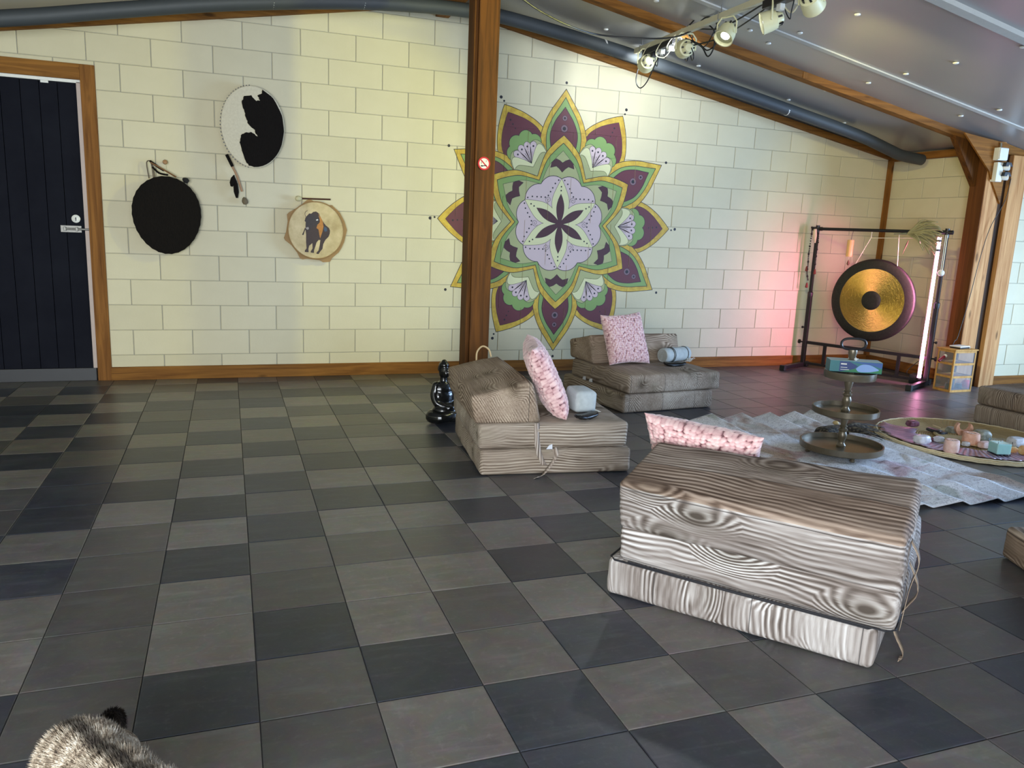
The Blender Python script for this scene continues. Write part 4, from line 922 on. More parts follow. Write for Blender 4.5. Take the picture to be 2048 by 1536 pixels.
# ---------------------------------------------------------------- blankets and eye pillows on the seats
gt = G('grey_blue_cloth'); n1 = gt.noise(gt.map(gt.co(), (30, 30, 30)), 1, 3); gt.bump(gt.noise(gt.co(), 300, 2), .4, .002)
M['cloth'] = gt.set(col=gt.mix(n1, s2l(158, 166, 166), s2l(200, 206, 204)), rough=.9)
def roll(label, p, q, r, name='rolled_blanket'):
    p, q = Vector(p), Vector(q); o = thing(name, label, 'blanket', tuple(p)); d = q-p; m = d.normalized().to_track_quat('Z', 'Y').to_matrix().to_4x4(); L = d.length
    prof = [(0, .006), (r*.9, 0), (r, .008)]
    for k in range(1, 9): prof.append((r*(1+.035*math.sin(k*2.1)), .008+(L-.016)*k/9))
    prof += [(r, L-.008), (r*.9, L), (0, L-.006)]
    MB().lathe(prof, 26, mat=m).build('blanket_roll', M['cloth'], o, True)
    sp_ = [m@Vector(((r*.08+r*.8*t/60)*math.cos(t*.5), (r*.08+r*.8*t/60)*math.sin(t*.5), -.002)) for t in range(61)]
    MB().tube(sp_, .0022, 5).build('rolled_edge', plain('roll_edge', s2l(150, 148, 136), .9), o, True)
    for k in (.28, .33, .86):
        MB().tube([m@Vector((r*1.03*math.cos(t*PI/12), r*1.03*math.sin(t*PI/12), L*k)) for t in range(25)], .0025, 6).build('tie_cord', plain('dark_cord', s2l(52, 62, 66), .8), o, True)
    mb = MB()
    for k in range(26):
        a = rnd.uniform(3.6, 5.6); b0 = m@Vector((r*math.cos(a), r*math.sin(a), L*rnd.uniform(.8, 1.0))); mb.tube([b0, b0+Vector((rnd.uniform(-.01, .03), rnd.uniform(-.03, .0), -.01)), b0+Vector((rnd.uniform(.0, .05), rnd.uniform(-.03, .01), 0))], .0016, 4)
    f_ = mb.build('fringe', M['white'], o, kind='stuff')
    return o
pA, pB = W1(s2_, .47, .56, .362), W1(s2_, .405, .85, .362)
roll('rolled grey blue blanket tied with cord beside the upright pillow by the wall', pA, pB, .058)
t = W1(s1, .56, .22, .302)
o = thing('folded_blanket', 'grey blanket roll standing behind the edge-on pink pillow', 'blanket', tuple(t))
softbox([(0, -.06, 0), (.13, -.05, 0), (.12, .10, 0), (0, .10, 0), (.0, -.06, .12), (.135, -.05, .115), (.12, .10, .125), (0, .10, .13)], .02, 8, .006, .004, 5).build('blanket_stack', M['cloth'], o, True)
mb = MB()
for k in range(30):
    b0 = Vector((.125, rnd.uniform(-.06, .0), .006)); mb.tube([b0, b0+Vector((rnd.uniform(.01, .03), rnd.uniform(-.02, .0), -.002))], .0018, 4)
mb.build('fringe', M['white'], o, kind='stuff')
def eyepillow(label, p, ang, s=1.):
    m = Matrix.Rotation(ang, 4, 'Z'); bm = bmesh.new(); bmesh.ops.create_icosphere(bm, subdivisions=3, radius=1)
    for v in bm.verts:
        x = v.co.x; v.co = Vector((x*.105*s, v.co.y*.045*s*(1-.25*math.cos(x*PI)), max(-.6, v.co.z)*.02*s+.012+.018*s*abs(x)**2+.006*mnoise.noise(v.co*3)))
    mb = MB().bm(bm, m); o = mb.build('eye_pillow', plain('black_satin', s2l(12, 12, 14), .35), None, True, label=label, cat='eye pillow', group='black eye pillows', loc=tuple(p)); return o
eyepillow('black eye pillow in front of the rolled blanket by the wall', W1(s2_, .585, .60, .293), .1)
eyepillow('black eye pillow behind the foot of the edge-on pink pillow', W1(s1, .60, .07, .293), .5, .9)

# ================================================================ voxel-merged figures (one continuous surface)
def blob(name, parts, vox, mat, parent=None, sub=1, **k):
    mb = MB()
    for p in parts:
        if p[0] == 'e':      # ellipsoid: centre, radii, optional z-rotation / matrix
            bm = bmesh.new(); bmesh.ops.create_icosphere(bm, subdivisions=3, radius=1)
            m = Matrix.Translation(p[1])@(p[3] if len(p) > 3 else Matrix())@Matrix.Diagonal((*p[2], 1)); mb.bm(bm, m)
        else:                # limb: points, radii
            pts = spline([Vector(q) for q in p[1]], 5); rs = p[2]; R2 = []
            for i in range(len(pts)):
                f = i/(len(pts)-1)*(len(rs)-1); a = int(min(f, len(rs)-2)); R2.append(rs[a]+(rs[a+1]-rs[a])*(f-a))
            mb.tube(pts, R2, 12); mb.ball(pts[0], R2[0]); mb.ball(pts[-1], R2[-1])
    me = bpy.data.meshes.new(name); me.from_pydata(mb.v, [], mb.f); me.materials.append(mat)
    o = link(name, me, parent, **k)
    r = o.modifiers.new('merge', 'REMESH'); r.mode = 'VOXEL'; r.voxel_size = vox; r.use_smooth_shade = True
    s_ = o.modifiers.new('soft', 'SMOOTH'); s_.factor = .5; s_.iterations = sub*3
    return o
gb = G('black_glaze'); fold = gb.n('ShaderNodeTexWave', wave_type='RINGS', rings_direction='Z'); gb.put(fold.inputs['Vector'], gb.map(gb.co(), (1, 1, 1.6), (0, 0, -.35)))
fold.inputs['Scale'].default_value = 14; fold.inputs['Distortion'].default_value = 2.5; fold.inputs['Detail'].default_value = 1
gb.bump(fold.outputs[1], .25, .006); M['glaze'] = gb.set(col=s2l(14, 15, 15), rough=.2, spec=.45, coat=.35)
bud = thing('buddha_statue', 'glossy black sitting Buddha statue half hidden by the seat', 'statue', (1.352, 5.03, 0), .35)
P_ = [('e', (0, 0, .345), (.036, .041, .048)), ('e', (0, .004, .388), (.035, .037, .026)), ('e', (0, .004, .410), (.018, .018, .016)), ('e', (0, -.034, .335), (.024, .016, .026)),
      ('e', (0, -.046, .342), (.005, .009, .011)), ('e', (.0, -.04, .322), (.012, .007, .004)), ('e', (.012, -.038, .352), (.010, .005, .003)), ('e', (-.012, -.038, .352), (.010, .005, .003)),
      ('e', (.037, .004, .335), (.006, .010, .026)), ('e', (-.037, .004, .335), (.006, .010, .026)),
      ('l', [(0, .004, .32), (0, .006, .27)], [.024, .028]), ('e', (0, .006, .235), (.078, .05, .05)), ('e', (0, .008, .175), (.064, .05, .07)), ('e', (0, .01, .11), (.075, .06, .05)),
      ('l', [(.074, .006, .252), (.098, -.0, .19), (.092, -.03, .135), (.03, -.085, .112)], [.028, .027, .024, .015]), ('l', [(-.074, .006, .252), (-.098, -.0, .19), (-.092, -.03, .135), (-.03, -.085, .112)], [.028, .027, .024, .015]),
      ('e', (0, -.09, .11), (.045, .024, .012)), ('e', (0, -.092, .118), (.036, .02, .009)),
      ('l', [(.05, .0, .055), (.135, -.03, .05), (.10, -.09, .045), (-.02, -.115, .042)], [.05, .048, .036, .024]), ('l', [(-.05, .0, .055), (-.135, -.03, .05), (-.10, -.095, .05), (.02, -.11, .062)], [.05, .048, .036, .022]),
      ('e', (0, -.02, .03), (.125, .085, .028)), ('e', (0, .0, .165), (.118, .056, .085)), ('e', (0, -.03, .085), (.13, .08, .055)), ('e', (0, .0, .225), (.1, .05, .05))]
P_ = [((p[0], (p[1][0]*.8, p[1][1], p[1][2]), (p[2][0]*(.8 if p[1][2] < .26 else 1), p[2][1], p[2][2])) if p[0] == 'e' else (p[0], [(q[0]*.8, q[1], q[2]) for q in p[1]], p[2])) for p in P_]
blob('body', P_, .0042, M['glaze'], bud)
mb = MB()
for k in range(220):     # hair curls
    z = 1-k/240*1.25; a = k*2.399963; rr = math.sqrt(max(0, 1-z*z)); px_, py_, pz_ = .036*rr*math.cos(a), .006+.04*rr*math.sin(a), .352+.05*z+.004
    if py_ < -.012 and pz_ < .382: continue
    mb.ball((px_, py_, pz_), .0042, 1)
mb.build('hair_curls', M['glaze'], bud, True, kind='stuff')

# ================================================================ gong on its stand
L0, R0 = Vector((5.739, 6.685, 0)), Vector((6.267, 5.578, 0)); Lb = (R0-L0).length; ga = math.atan2(R0.y-L0.y, R0.x-L0.x)
g = thing('gong_stand', 'tall black steel stand holding the gong in the corner', 'gong stand', tuple(L0), ga)
HT = 1.445
mb = MB(); mb.box((-.02, -.02, .03), (.02, .02, .78), .004).build('upright', M['black'], g); MB().box((Lb-.02, -.02, .03), (Lb+.02, .02, .78), .004).build('upright', M['black'], g)
for x in (0, Lb):
    MB().box((x-.0145, -.0145, .78), (x+.0145, .0145, HT), .003).build('upright_tube', M['black'], g)
    MB().lathe([(.024, .74), (.027, .75), (.027, .79), (.018, .8)], 14, (x, 0, 0)).build('sleeve', M['black'], g, True)
    sg = -1 if x == 0 else 1
    MB().lathe([(.008, 0), (.008, .03), (.022, .032), (.022, .05), (.0, .052)], 12, mat=Matrix.Translation((x+sg*.02, 0, .265))@Matrix.Rotation(sg*PI/2, 4, 'Y')).build('clamp_knob', M['black'], g, True)
    MB().lathe([(.006, 0), (.006, .015), (.013, .017), (.013, .03), (.0, .031)], 10, mat=Matrix.Translation((x+sg*.02, 0, .42))@Matrix.Rotation(sg*PI/2, 4, 'Y')).build('clamp_knob', M['black'], g, True)
    ft = MB().box((x-.022, -.46, .012), (x+.022, .09, .05), .004).build('foot', M['black'], g)
    for y in (-.45, .07): MB().box((x-.027, y-.025, 0), (x+.027, y+.025, .056), .006).build('rubber_cap', M['rubber'], ft)
    MB().ball((x, 0, HT+.005), .022).tube([(x-.05, 0, HT), (x+.05, 0, HT)], .02, 10).tube([(x, 0, HT-.05), (x, 0, HT+.035)], .02, 10).build('top_joint', M['black'], g, True)
MB().tube([(0, 0, HT), (Lb, 0, HT)], .0155, 12).build('top_bar', M['black'], g, True)
MB().bar((0, 0, .265), (Lb, 0, .265), .03, .03).build('lower_bar', M['black'], g)
MB().bar((0, 0, .045), (Lb, 0, .045), .025, .025).build('base_bar', M['black'], g)
for x in (.22, Lb-.27): MB().bar((x, 0, .045), (x, 0, .265), .028, .028, (0, 1, 0)).build('strut', M['black'], g)
gq = G('gong_bronze'); co = gq.co(); x = gq.sep(co); an = gq.math('ARCTAN2', x[2], x[0]); rad = gq.math('SQRT', gq.math('ADD', gq.math('MULTIPLY', x[0], x[0]), gq.math('MULTIPLY', x[2], x[2])))
pol = gq.comb(gq.math('MULTIPLY', an, 9.), gq.math('MULTIPLY', rad, 55.), 0); hn = gq.noise(pol, 1., 4, .6, 1.); fn_ = gq.noise(gq.comb(gq.math('MULTIPLY', an, 60.), gq.math('MULTIPLY', rad, 260.), 0), 1, 2)
gq.bump(gq.math('ADD', hn, gq.math('MULTIPLY', fn_, .3)), .55, .006)
M['bronze'] = gq.set(col=gq.mix(hn, s2l(186, 146, 78), s2l(238, 202, 104)), rough=.42, metal=1)
gq.b.inputs['Anisotropic'].default_value = .95
tg = gq.n('ShaderNodeTangent', direction_type='RADIAL', axis='Y'); gq.l(tg.outputs[0], gq.b.inputs['Tangent'])
gd_ = G('gong_patina'); n1 = gd_.noise(gd_.co(), 40, 3); gd_.bump(n1, .4, .003); n2 = gd_.vor(gd_.co(), 70)
M['patina'] = gd_.set(col=gd_.mix(gd_.ramp(n2, [(.08, 1), (.16, 0)]), gd_.mix(n1, s2l(34, 34, 30), s2l(50, 52, 44)), s2l(86, 82, 66)), rough=.5, metal=.5)
u_dir = (R0-L0).normalized(); GC = L0+u_dir*.628; GC.z = .762
gong = thing('gong', 'large bronze gong with black rim and black centre', 'gong', tuple(GC), ga)
my = Matrix.Rotation(PI/2, 4, 'X')
MB().lathe([(.405, -.035), (.408, -.02), (.402, -.004), (.385, .006), (.318, .009), (.312, .009), (.312, .004), (.38, .0), (.398, -.01), (.402, -.035)], 72, mat=my).build('rim', M['patina'], gong, True)
MB().lathe([(.314, .006), (.2, .010), (.1, .013), (.094, .013), (.094, .008), (.2, .004), (.314, .001)], 72, mat=my).build('bronze_face', M['bronze'], gong, True)
MB().lathe([(0, .017), (.05, .017), (.086, .015), (.096, .011), (.096, .006), (0, .006)], 48, mat=my).build('boss', M['patina'], gong, True)
for sg in (-1, 1):
    MB().tube([(sg*.2, 0, .35), (sg*.13+.05, 0, HT-.762-.07), (sg*.13+.05, 0, HT-.762+.0)], .004, 6).build('cord', M['cable_w'], gong, True)
MB().tube([(-.13+.05, -.01, HT-.762-.075), (.13+.05, -.01, HT-.762-.065), (.38, -.01, HT-.762-.06)], .003, 6).build('cord', M['cable_w'], gong, True)
def GP(x, y, z): return L0+u_dir*x+Vector((u_dir.y, -u_dir.x, 0))*y+Vector((0, 0, z))     # y > 0 towards the camera
# glowing pink tube
nt = G('pink_tube'); nt.set(col=(1, .6, .75), emit=(1, .30, .52), es=16, rough=.3)
p0, p1 = GP(Lb-.055, .03, .06), GP(Lb-.05, .03, 1.40)
t = thing('led_tube', 'glowing pink light tube standing along the right upright', 'light tube', tuple(p0))
nt2 = G('pink_tube_core'); nt2.set(col=(1, .7, .8), emit=(1, .40, .72), es=8, rough=.3)
MB().tube([(0, 0, 0), tuple(p1-p0)], .017, 14).build('glowing_tube', nt2.m, t, True)
for a_, b_ in ((-.02, .01), (.72, .015), (1.0, .02)): pm = (p1-p0)*max(0, a_) ; 
for a_ in (.0, .91, .975): pm = (p1-p0)*a_; MB().lathe([(.019, -.01), (.021, -.008), (.021, .008), (.019, .01)], 14, tuple(pm)).build('end_cap', M['black'], t, True)
MB().tube([tuple((p1-p0)*.02+Vector((-.02, .0, 0))), tuple((p1-p0)*.96+Vector((-.02, 0, 0)))], .003, 5).build('wire', M['cable_w'], t)
pl_ = bpy.data.lights.new('tube_glow', 'AREA'); pl_.shape = 'RECTANGLE'; pl_.size = .05; pl_.size_y = 1.3; pl_.energy = 10; pl_.color = (1, .28, .58); pl_.spread = math.radians(86)
po = bpy.data.objects.new('tube_glow', pl_); C.objects.link(po); po.parent = t; po.location = (p1-p0)/2+Vector((-.03, .02, 0))
dm = (Vector((5.75, 6.8, .5))-(p0+p1)/2).normalized(); po.rotation_euler = dm.to_track_quat('-Z', 'Y').to_euler()
# dried palm bundle
gg = G('dried_palm'); n1 = gg.noise(gg.map(gg.co(), (20, 20, 20)), 1, 3); M['palm'] = gg.set(col=gg.mix(n1, s2l(116, 108, 74), s2l(178, 168, 122)), rough=.8)
def vside(px, py, s): d = ray(px, py); n_ = Vector((u_dir.y, -u_dir.x, 0)); t_ = (n_.dot(L0-CAM)+s)/n_.dot(d); return CAM+d*t_
pb = vside(1814, 467, .05)
t = thing('dried_palm_bundle', 'bundle of dried palm leaves tied at the right of the gong stand top', 'dried leaves', tuple(pb))
ends = [(1872, 446), (1878, 452), (1882, 458), (1884, 466), (1880, 474), (1878, 484), (1876, 494), (1872, 502), (1866, 508), (1858, 504), (1850, 500), (1845, 492), (1838, 488), (1862, 445), (1850, 446), (1880, 490), (1869, 470), (1860, 480), (1855, 460)]
for i, (ex, ey) in enumerate(ends*3):
    ex += rnd.uniform(-5, 5); ey += rnd.uniform(-5, 5); e_ = vside(ex, ey, .05+rnd.uniform(-.04, .06))-pb; md = e_*.5+Vector((0, 0, .025+rnd.uniform(-.01, .02)))
    w_ = rnd.uniform(.007, .013); ac = (e_.cross(Vector((.5, .8, rnd.uniform(-.6, .6))))).normalized(); pts = spline([Vector((0, 0, 0)), md*.6, md*1.25, e_], 3); mb = MB()
    for k, p in enumerate(pts):
        f = k/(len(pts)-1); ww = w_*(.3+1.5*f*(1-f)*1.6+(.1 if f > .9 else 0)); mb.v += [tuple(p-ac*ww), tuple(p+ac*ww)]
    for k in range(len(pts)-1): mb.f.append((2*k, 2*k+1, 2*k+3, 2*k+2)); mb.mi.append(0)
    solid(mb.build('leaf', M['palm'], t, True), .0012)
a_, b_ = vside(1788, 468, .03)-pb, Vector((0, 0, 0))
MB().tube([a_, b_], [.006, .010], 8).build('stem_tie', plain('palm_stem', s2l(120, 122, 98), .8), t, True)
# feather hanging beside it, wind chime, beads, mallet
pf = vside(1817, 480, .03); pg = vside(1805, 508, .03)
t = thing('hanging_feather', 'thin dark feather hanging below the palm bundle', 'feather', tuple(pf))
MB().tube([(0, 0, 0), (pg-pf)*.35, (pg-pf)*.55, pg-pf], [.002, .009, .005, .002], 6).build('vane', plain('feather_brown', s2l(92, 78, 52), .8), t, True)
q0, q1 = vside(1708, 457, .0), vside(1702, 480, 0)
t = thing('wind_chime', 'small bamboo wind chime hanging from the gong stand bar', 'wind chime', tuple(q1))
MB().tube([q0-q1, (0, 0, 0)], .0025, 6).build('hook_cord', M['black'], t)
MB().lathe([(.032, -.165), (.032, .0), (.0, .002)], 18).build('bamboo_tube', plain('bamboo', s2l(224, 176, 112), .5), t, True)
for sx in (-.03, .03): MB().tube([(sx*u_dir.x, sx*u_dir.y, -.16), (sx*u_dir.x*1.3, sx*u_dir.y*1.3, -.23)], .0013, 5).build('string', M['cable_w'], t)
MB().tube([(0, 0, -.165), (0, 0, -.2)], .0015, 5).build('string', M['cable_w'], t)
MB().lathe([(0, -.255), (.014, -.24), (.01, -.215), (0, -.195)], 10).build('clapper', plain('clapper_brown', s2l(110, 74, 56), .6), t, True)
t = thing('bead_necklace', 'long dark bead necklace with tassels on the left upright', 'necklace', tuple(GP(-.01, .03, HT)))
bp = [vside(1624, 455, .03), vside(1623, 470, .03), vside(1619, 497, .03), vside(1617, 512, .03), vside(1616, 530, .03), vside(1614, 545, .03), vside(1616, 560, .03)]
bp2 = [vside(1630, 456, .04), vside(1637, 470, .04), vside(1635, 490, .04), vside(1633, 505, .04), vside(1631, 522, .04), vside(1629, 540, .04)]
t0_ = t.location
for lst, n_ in ((bp, 34), (bp2, 30)):
    sp_ = spline(lst, 8)
    mb = MB()
    for k in range(n_):
        f = k/(n_-1)*(len(sp_)-1); i = int(min(f, len(sp_)-2)); p = sp_[i].lerp(sp_[i+1], f-i)-t0_; mb.ball(tuple(p), .0075 if k % 5 else .012, 1)
    mb.build('bead_string', plain('dark_beads', s2l(34, 22, 22), .4), t, True, kind='stuff')
for pt_ in (vside(1614, 532, .03), vside(1614, 565, .03), vside(1630, 538, .04)):
    MB().lathe([(0, 0), (.008, -.005), (.015, -.05), (.008, -.055), (0, -.055)], 10, tuple(pt_-t0_)).build('tassel', plain('tassel_red', s2l(112, 48, 40), .8), t, True)
t = thing('drum_mallet', 'pale wooden mallet tucked at the top of the left upright', 'mallet', tuple(vside(1630, 462, .06)))
q_1 = vside(1630, 486, .06)-t.location
MB().tube([(0, 0, .02), q_1*.4, q_1], [.016, .02, .006], 10).build('mallet_head', plain('pale_felt', s2l(214, 196, 164), .8), t, True)
m0, m1 = vside(1893, 470, .05), vside(1882, 546, .05)
t = thing('gong_mallet', 'white ball mallet hanging by cords from the right end of the stand', 'mallet', tuple(m1))
MB().ball((0, 0, 0), .030, 3).build('mallet_ball', M['white'], t, True)
for s_ in (-.008, .012): MB().tube([(s_, 0, .02), tuple(m0-m1+Vector((s_, 0, 0)))], .004, 6).build('hanging_cord', M['cable_w'], t, True)

# ================================================================ small cabinet, and the things on and around it
cab_c = Vector((6.216, 5.257, 0)); ca_ = math.atan2(5.262-5.257, .273)
cab = thing('display_cabinet', 'small open pine cabinet with glass sides before the corner post', 'cabinet', tuple(cab_c), ca_)
cw, cd, chh = .27, .185, .385; e = .016
pn = wood('light_pine', s2l(214, 166, 96), s2l(182, 130, 66), 2, 40, False)
for x in (0, cw-e):
    for y in (0, cd-e): MB().box((x, y, 0), (x+e, y+e, chh), .002).build('corner_post', pn, cab)
for z in (.012, .135, .255): MB().box((.004, .004, z), (cw-.004, cd-.004, z+.01), .002).build('shelf', pn, cab)
for z in (.0, .13, .25, chh-.02):
    for y in (0, cd-.01): MB().box((e, y, z), (cw-e, y+.01, z+.02)).build('rail', pn, cab)
    for x in (0, cw-.01): MB().box((x, e, z), (x+.01, cd-e, z+.02)).build('rail', pn, cab)
MB().box((-.01, -.01, chh), (cw+.01, cd+.01, chh+.012), .003).build('top_board', pn, cab)
gl = G('thin_glass'); gl.set(col=(.85, .88, .9), rough=.12, trans=.85, ior=1.2, spec=.5)
MB().box((e, .004, .02), (cw-e, .006, chh-.02)).build('glass_pane', gl.m, cab); MB().box((.004, e, .02), (.006, cd-e, chh-.02)).build('glass_pane', gl.m, cab)
def on(cc, lx, ly, z): return Matrix.Rotation(ca_, 3, 'Z')@Vector((lx, ly, z))+cc
t = thing('cassette_player', 'small silver and white device lying on the pine cabinet', 'device', tuple(on(cab_c, .15, .09, chh+.0125)), ca_+.2)
MB().box((-.075, -.05, 0), (.075, .05, .014), .003).build('device_base', M['black'], t); MB().box((-.08, -.052, .014), (.085, .052, .024), .003).build('device_lid', M['white'], t)
MB().box((.07, -.055, -.0), (.088, -.03, .012), .002).build('clasp', M['steel'], t)
for i, (lx, colr, lab, h_, r_2) in enumerate(((.055, s2l(150, 210, 190), 'pale green jar in the bottom of the pine cabinet', .05, .028), (.125, s2l(40, 60, 80), 'dark blue tin in the bottom of the pine cabinet', .075, .028), (.185, s2l(196, 226, 224), 'pale turquoise cup in the bottom of the pine cabinet', .04, .03))):
    t = thing('jar', lab, 'jar', tuple(on(cab_c, lx, .07+.03*(i % 2), .0225))); MB().lathe([(r_2*.8, 0), (r_2, .006), (r_2, h_-.012), (r_2*.85, h_-.004), (0, h_-.004)], 18).build('jar_body', plain('jar_glaze', colr, .3), t, True)
    MB().lathe([(r_2*.9, h_-.004), (r_2*.9, h_+.004), (0, h_+.006)], 18).build('jar_lid', M['black'] if i == 1 else M['white'], t, True)
t = thing('pocket_torch', 'dark red handle shaped torch leaning on the left of the cabinet', 'torch', tuple(on(cab_c, -.03, .1, .31)))
MB().tube([(-.04, 0, -.03), (.02, 0, .01)], .014, 12).build('torch_body', plain('dark_red', s2l(126, 26, 34), .4), t, True); MB().tube([(.02, 0, .01), (.035, 0, .02)], .016, 12).build('torch_head', M['white'], t, True)
t = thing('red_ball', 'bright red plastic ball on the floor right of the cabinet', 'ball', tuple(on(cab_c, cw+.075, .12, .045))); MB().ball((0, 0, 0), (.045, .045, .045), 3).build('ball_body', plain('red_plastic', s2l(222, 60, 72), .4), t, True); MB().tube([(0, 0, .04), (0, 0, .052)], .006, 8).build('valve', M['white'], t)
pk = fl(1866, 770); t = thing('adapter_box', 'black power adapter on the floor beside the gong stand foot', 'adapter', (6.30, 5.72, 0), .5)
MB().box((-.07, -.04, 0), (.07, .05, .085), .008).build('adapter_case', M['rubber'], t); MB().tube([(.0, .05, .05), (.04, .1, .1), (.12, -.02, .25)], .004, 6, smooth=5).build('lead', M['cable'], t)
cable('cable', 'thin dark wire running up the corner post from the cabinet', [(6.36, 5.42, .42), (6.38, 5.42, .46), (6.42, 5.43, .5), (6.485, 5.425, .85), (6.53, 5.42, 1.2), (6.6, 5.42, 1.5), (6.72, 5.41, 1.75), (6.74, 5.4, 1.95)], .003, M['cable'])
# junction box and twin emergency lamp on the corner post
jb = wl(2007, 308, 5.38); t = thing('junction_box', 'white square junction box at the top of the corner post', 'junction box', (jb.x, 5.45, jb.z), -.0)
MB().box((-.055, -.07, -.055), (.055, 0, .055), .006).build('box_body', M['white'], t); MB().box((-.05, -.078, -.05), (.05, -.071, .05), .003).build('box_lid', M['white'], t); MB().tube([(0, -.035, .055), (0, -.03, .1)], .008, 8).build('conduit', M['steel'], t)
jb = wl(2003, 344, 5.38); t = thing('twin_spot_lamp', 'white twin lamp with black hoods below the junction box', 'lamp', (jb.x, 5.45, jb.z))
MB().box((-.045, -.06, -.085), (.03, 0, .085), .006).build('lamp_box', M['white'], t)
for z in (.04, -.045):
    MB().lathe([(.018, 0), (.03, .02), (.034, .05), (.03, .05), (.0, .03)], 16, mat=Matrix.Translation((.03, -.05, z))@Matrix.Rotation(1.35, 4, 'Y')@Matrix.Rotation(.5, 4, 'X')).build('lamp_head', M['white'], t, True)
    MB().prism([(-.03, .0), (.06, .0), (.035, .035), (-.02, .035)], -.095, -.04, lambda u, z_, d: (u+.04, d, z+.01+z_)).build('hood', M['black'], t)
cable('cable', 'thin cable leaving the twin lamp to the right', [(jb.x+.06, 5.44, jb.z), (jb.x+.2, 5.46, jb.z-.01), (jb.x+.5, 5.47, jb.z+.08)], .004, M['cable'])

# ================================================================ rug, tiered stand, fan, tray and its contents
gr_ = G('marbled_rug'); co = gr_.co(); wv = gr_.noise(co, 3.2, 6, .7, 1.2); v1 = gr_.noise(co, 15, 5, .62, 1.5); big = gr_.noise(co, 2.2, 3, .6, .6, 1); vn = gr_.vor(gr_.vm('ADD', co, gr_.noise(co, 9, 3, .5, 0, 1)), 11, 'DISTANCE_TO_EDGE')
c_ = gr_.ramp(v1, [(.26, s2l(150, 148, 154)), (.36, s2l(228, 226, 230)), (.48, s2l(246, 246, 248)), (.8, s2l(248, 248, 250))])
bx_ = gr_.sep(big)
c_ = gr_.mix(gr_.ramp(bx_[0], [(.55, 0), (.64, .7)]), c_, gr_.mix(v1, s2l(150, 84, 92), s2l(224, 180, 190)))
c_ = gr_.mix(gr_.ramp(bx_[1], [(.56, 0), (.65, .6)]), c_, gr_.mix(v1, s2l(84, 96, 82), s2l(176, 186, 160)))
c_ = gr_.mix(gr_.ramp(bx_[2], [(.54, 0), (.64, .75)]), c_, gr_.mix(v1, s2l(120, 74, 40), s2l(206, 170, 130)))
c_ = gr_.mix(gr_.ramp(vn, [(.02, .5), (.05, 0)]), c_, s2l(84, 76, 80))
gr_.bump(gr_.noise(co, 120, 3), .4, .003)
M['rug'] = gr_.set(col=c_, rough=.9)
RX0, RX1, RY0, RY1 = 3.05, 4.13, 2.80, 4.66
mb = MB(); NX, NY = 90, 110
folds = [3.05, 3.33, 3.57, 3.80, 4.02, 4.16]
def rugz(x, y):
    ph = 0
    for i in range(len(folds)-1):
        if folds[i] <= x <= folds[i+1]: f = (x-folds[i])/(folds[i+1]-folds[i]); ph = f; break
    amp = .016+.034*max(0, (y-4.1)/.55)+.008*max(0, (3.35-y)/.5)
    if .0 < math.hypot(x-3.6, y-3.78)-.28 < .12: amp *= .5
    if math.hypot(x-3.6, y-3.78) < .28: amp *= .0
    tri = (ph/.78 if ph < .78 else (1-ph)/.22)
    cx = .012*max(0, 1-abs(y-3.05)/.12)*(1 if x > 3.5 else .3)
    return .004+amp*tri+cx+.003*abs(mnoise.noise(Vector((x*6, y*6, 1))))
for i in range(NX+1):
    for j in range(NY+1):
        u, v = i/NX, j/NY; y = RY0+(RY1-RY0)*v; x = RX0+(RX1-RX0)*u
        zz = rugz(x, y); sk = -.03*math.sin(v*3)+.10*max(0, .35-v)*0
        xx = x+.03*math.sin(min(1, max(0, (v-.05)/.75))*PI)*u*.6+sk; yy = y+.02*math.sin(u*5+1)*(1 if v > .5 else .6)
        mb.v.append((xx-3.6, yy-3.7, zz))
for i in range(NX):
    for j in range(NY): a = i*(NY+1)+j; mb.f.append((a, a+NY+1, a+NY+2, a+1)); mb.mi.append(0)
ro = thing('rug', 'creased marbled floral rug under the tiered stand', 'rug', (3.6, 3.7, 0))
solid(mb.build('rug_cloth', M['rug'], ro, True), -.003)
edge = [mb.v[i*(NY+1)] for i in range(NX+1)]+[mb.v[NX*(NY+1)+j] for j in range(NY+1)]+[mb.v[i*(NY+1)+NY] for i in range(NX, -1, -1)]
MB().tube([(p[0], p[1], p[2]+.001) for p in edge], .0035, 5).build('hem', plain('rug_hem', s2l(206, 206, 208), .9), ro, True)
gm = G('antique_brass_wood'); n1 = gm.noise(gm.co(), 12, 4, .6); gm.bump(n1, .2, .003)
M['tray_metal'] = gm.set(col=gm.mix(n1, s2l(84, 74, 58), s2l(122, 112, 92)), rough=.3, metal=.35, spec=.6)
S0 = Vector((3.575, 3.735, .012))
ts = thing('tiered_stand', 'three tier brown metal tray stand with an oval ring handle', 'tiered stand', tuple(S0))
def traypart(z, r, h, nm):
    MB().lathe([(0, z), (r*.97, z), (r, z+.006), (r*1.005, z+h), (r*.965, z+h), (r*.955, z+.012), (0, z+.012)], 56).build(nm, M['tray_metal'], ts, True)
traypart(.03, .245, .042, 'lower_tray'); traypart(.256, .195, .040, 'middle_tray'); traypart(.478, .150, .045, 'upper_tray')
for k in range(4):
    a = PI/4+k*PI/2+.4; MB().lathe([(.012, 0), (.018, .008), (.012, .02), (.016, .03)], 12, (.2*math.cos(a), .2*math.sin(a), 0)).build('foot', M['tray_metal'], ts, True)
def turned(z0, z1):
    L_ = z1-z0; pr = [(.024, 0), (.027, .05), (.020, .1), (.016, .16), (.024, .26), (.028, .36), (.020, .46), (.026, .5), (.026, .54), (.016, .58), (.024, .62), (.016, .66), (.022, .78), (.026, .9), (.024, 1)]
    return [(r*1.05, z0+f*L_) for r, f in pr]
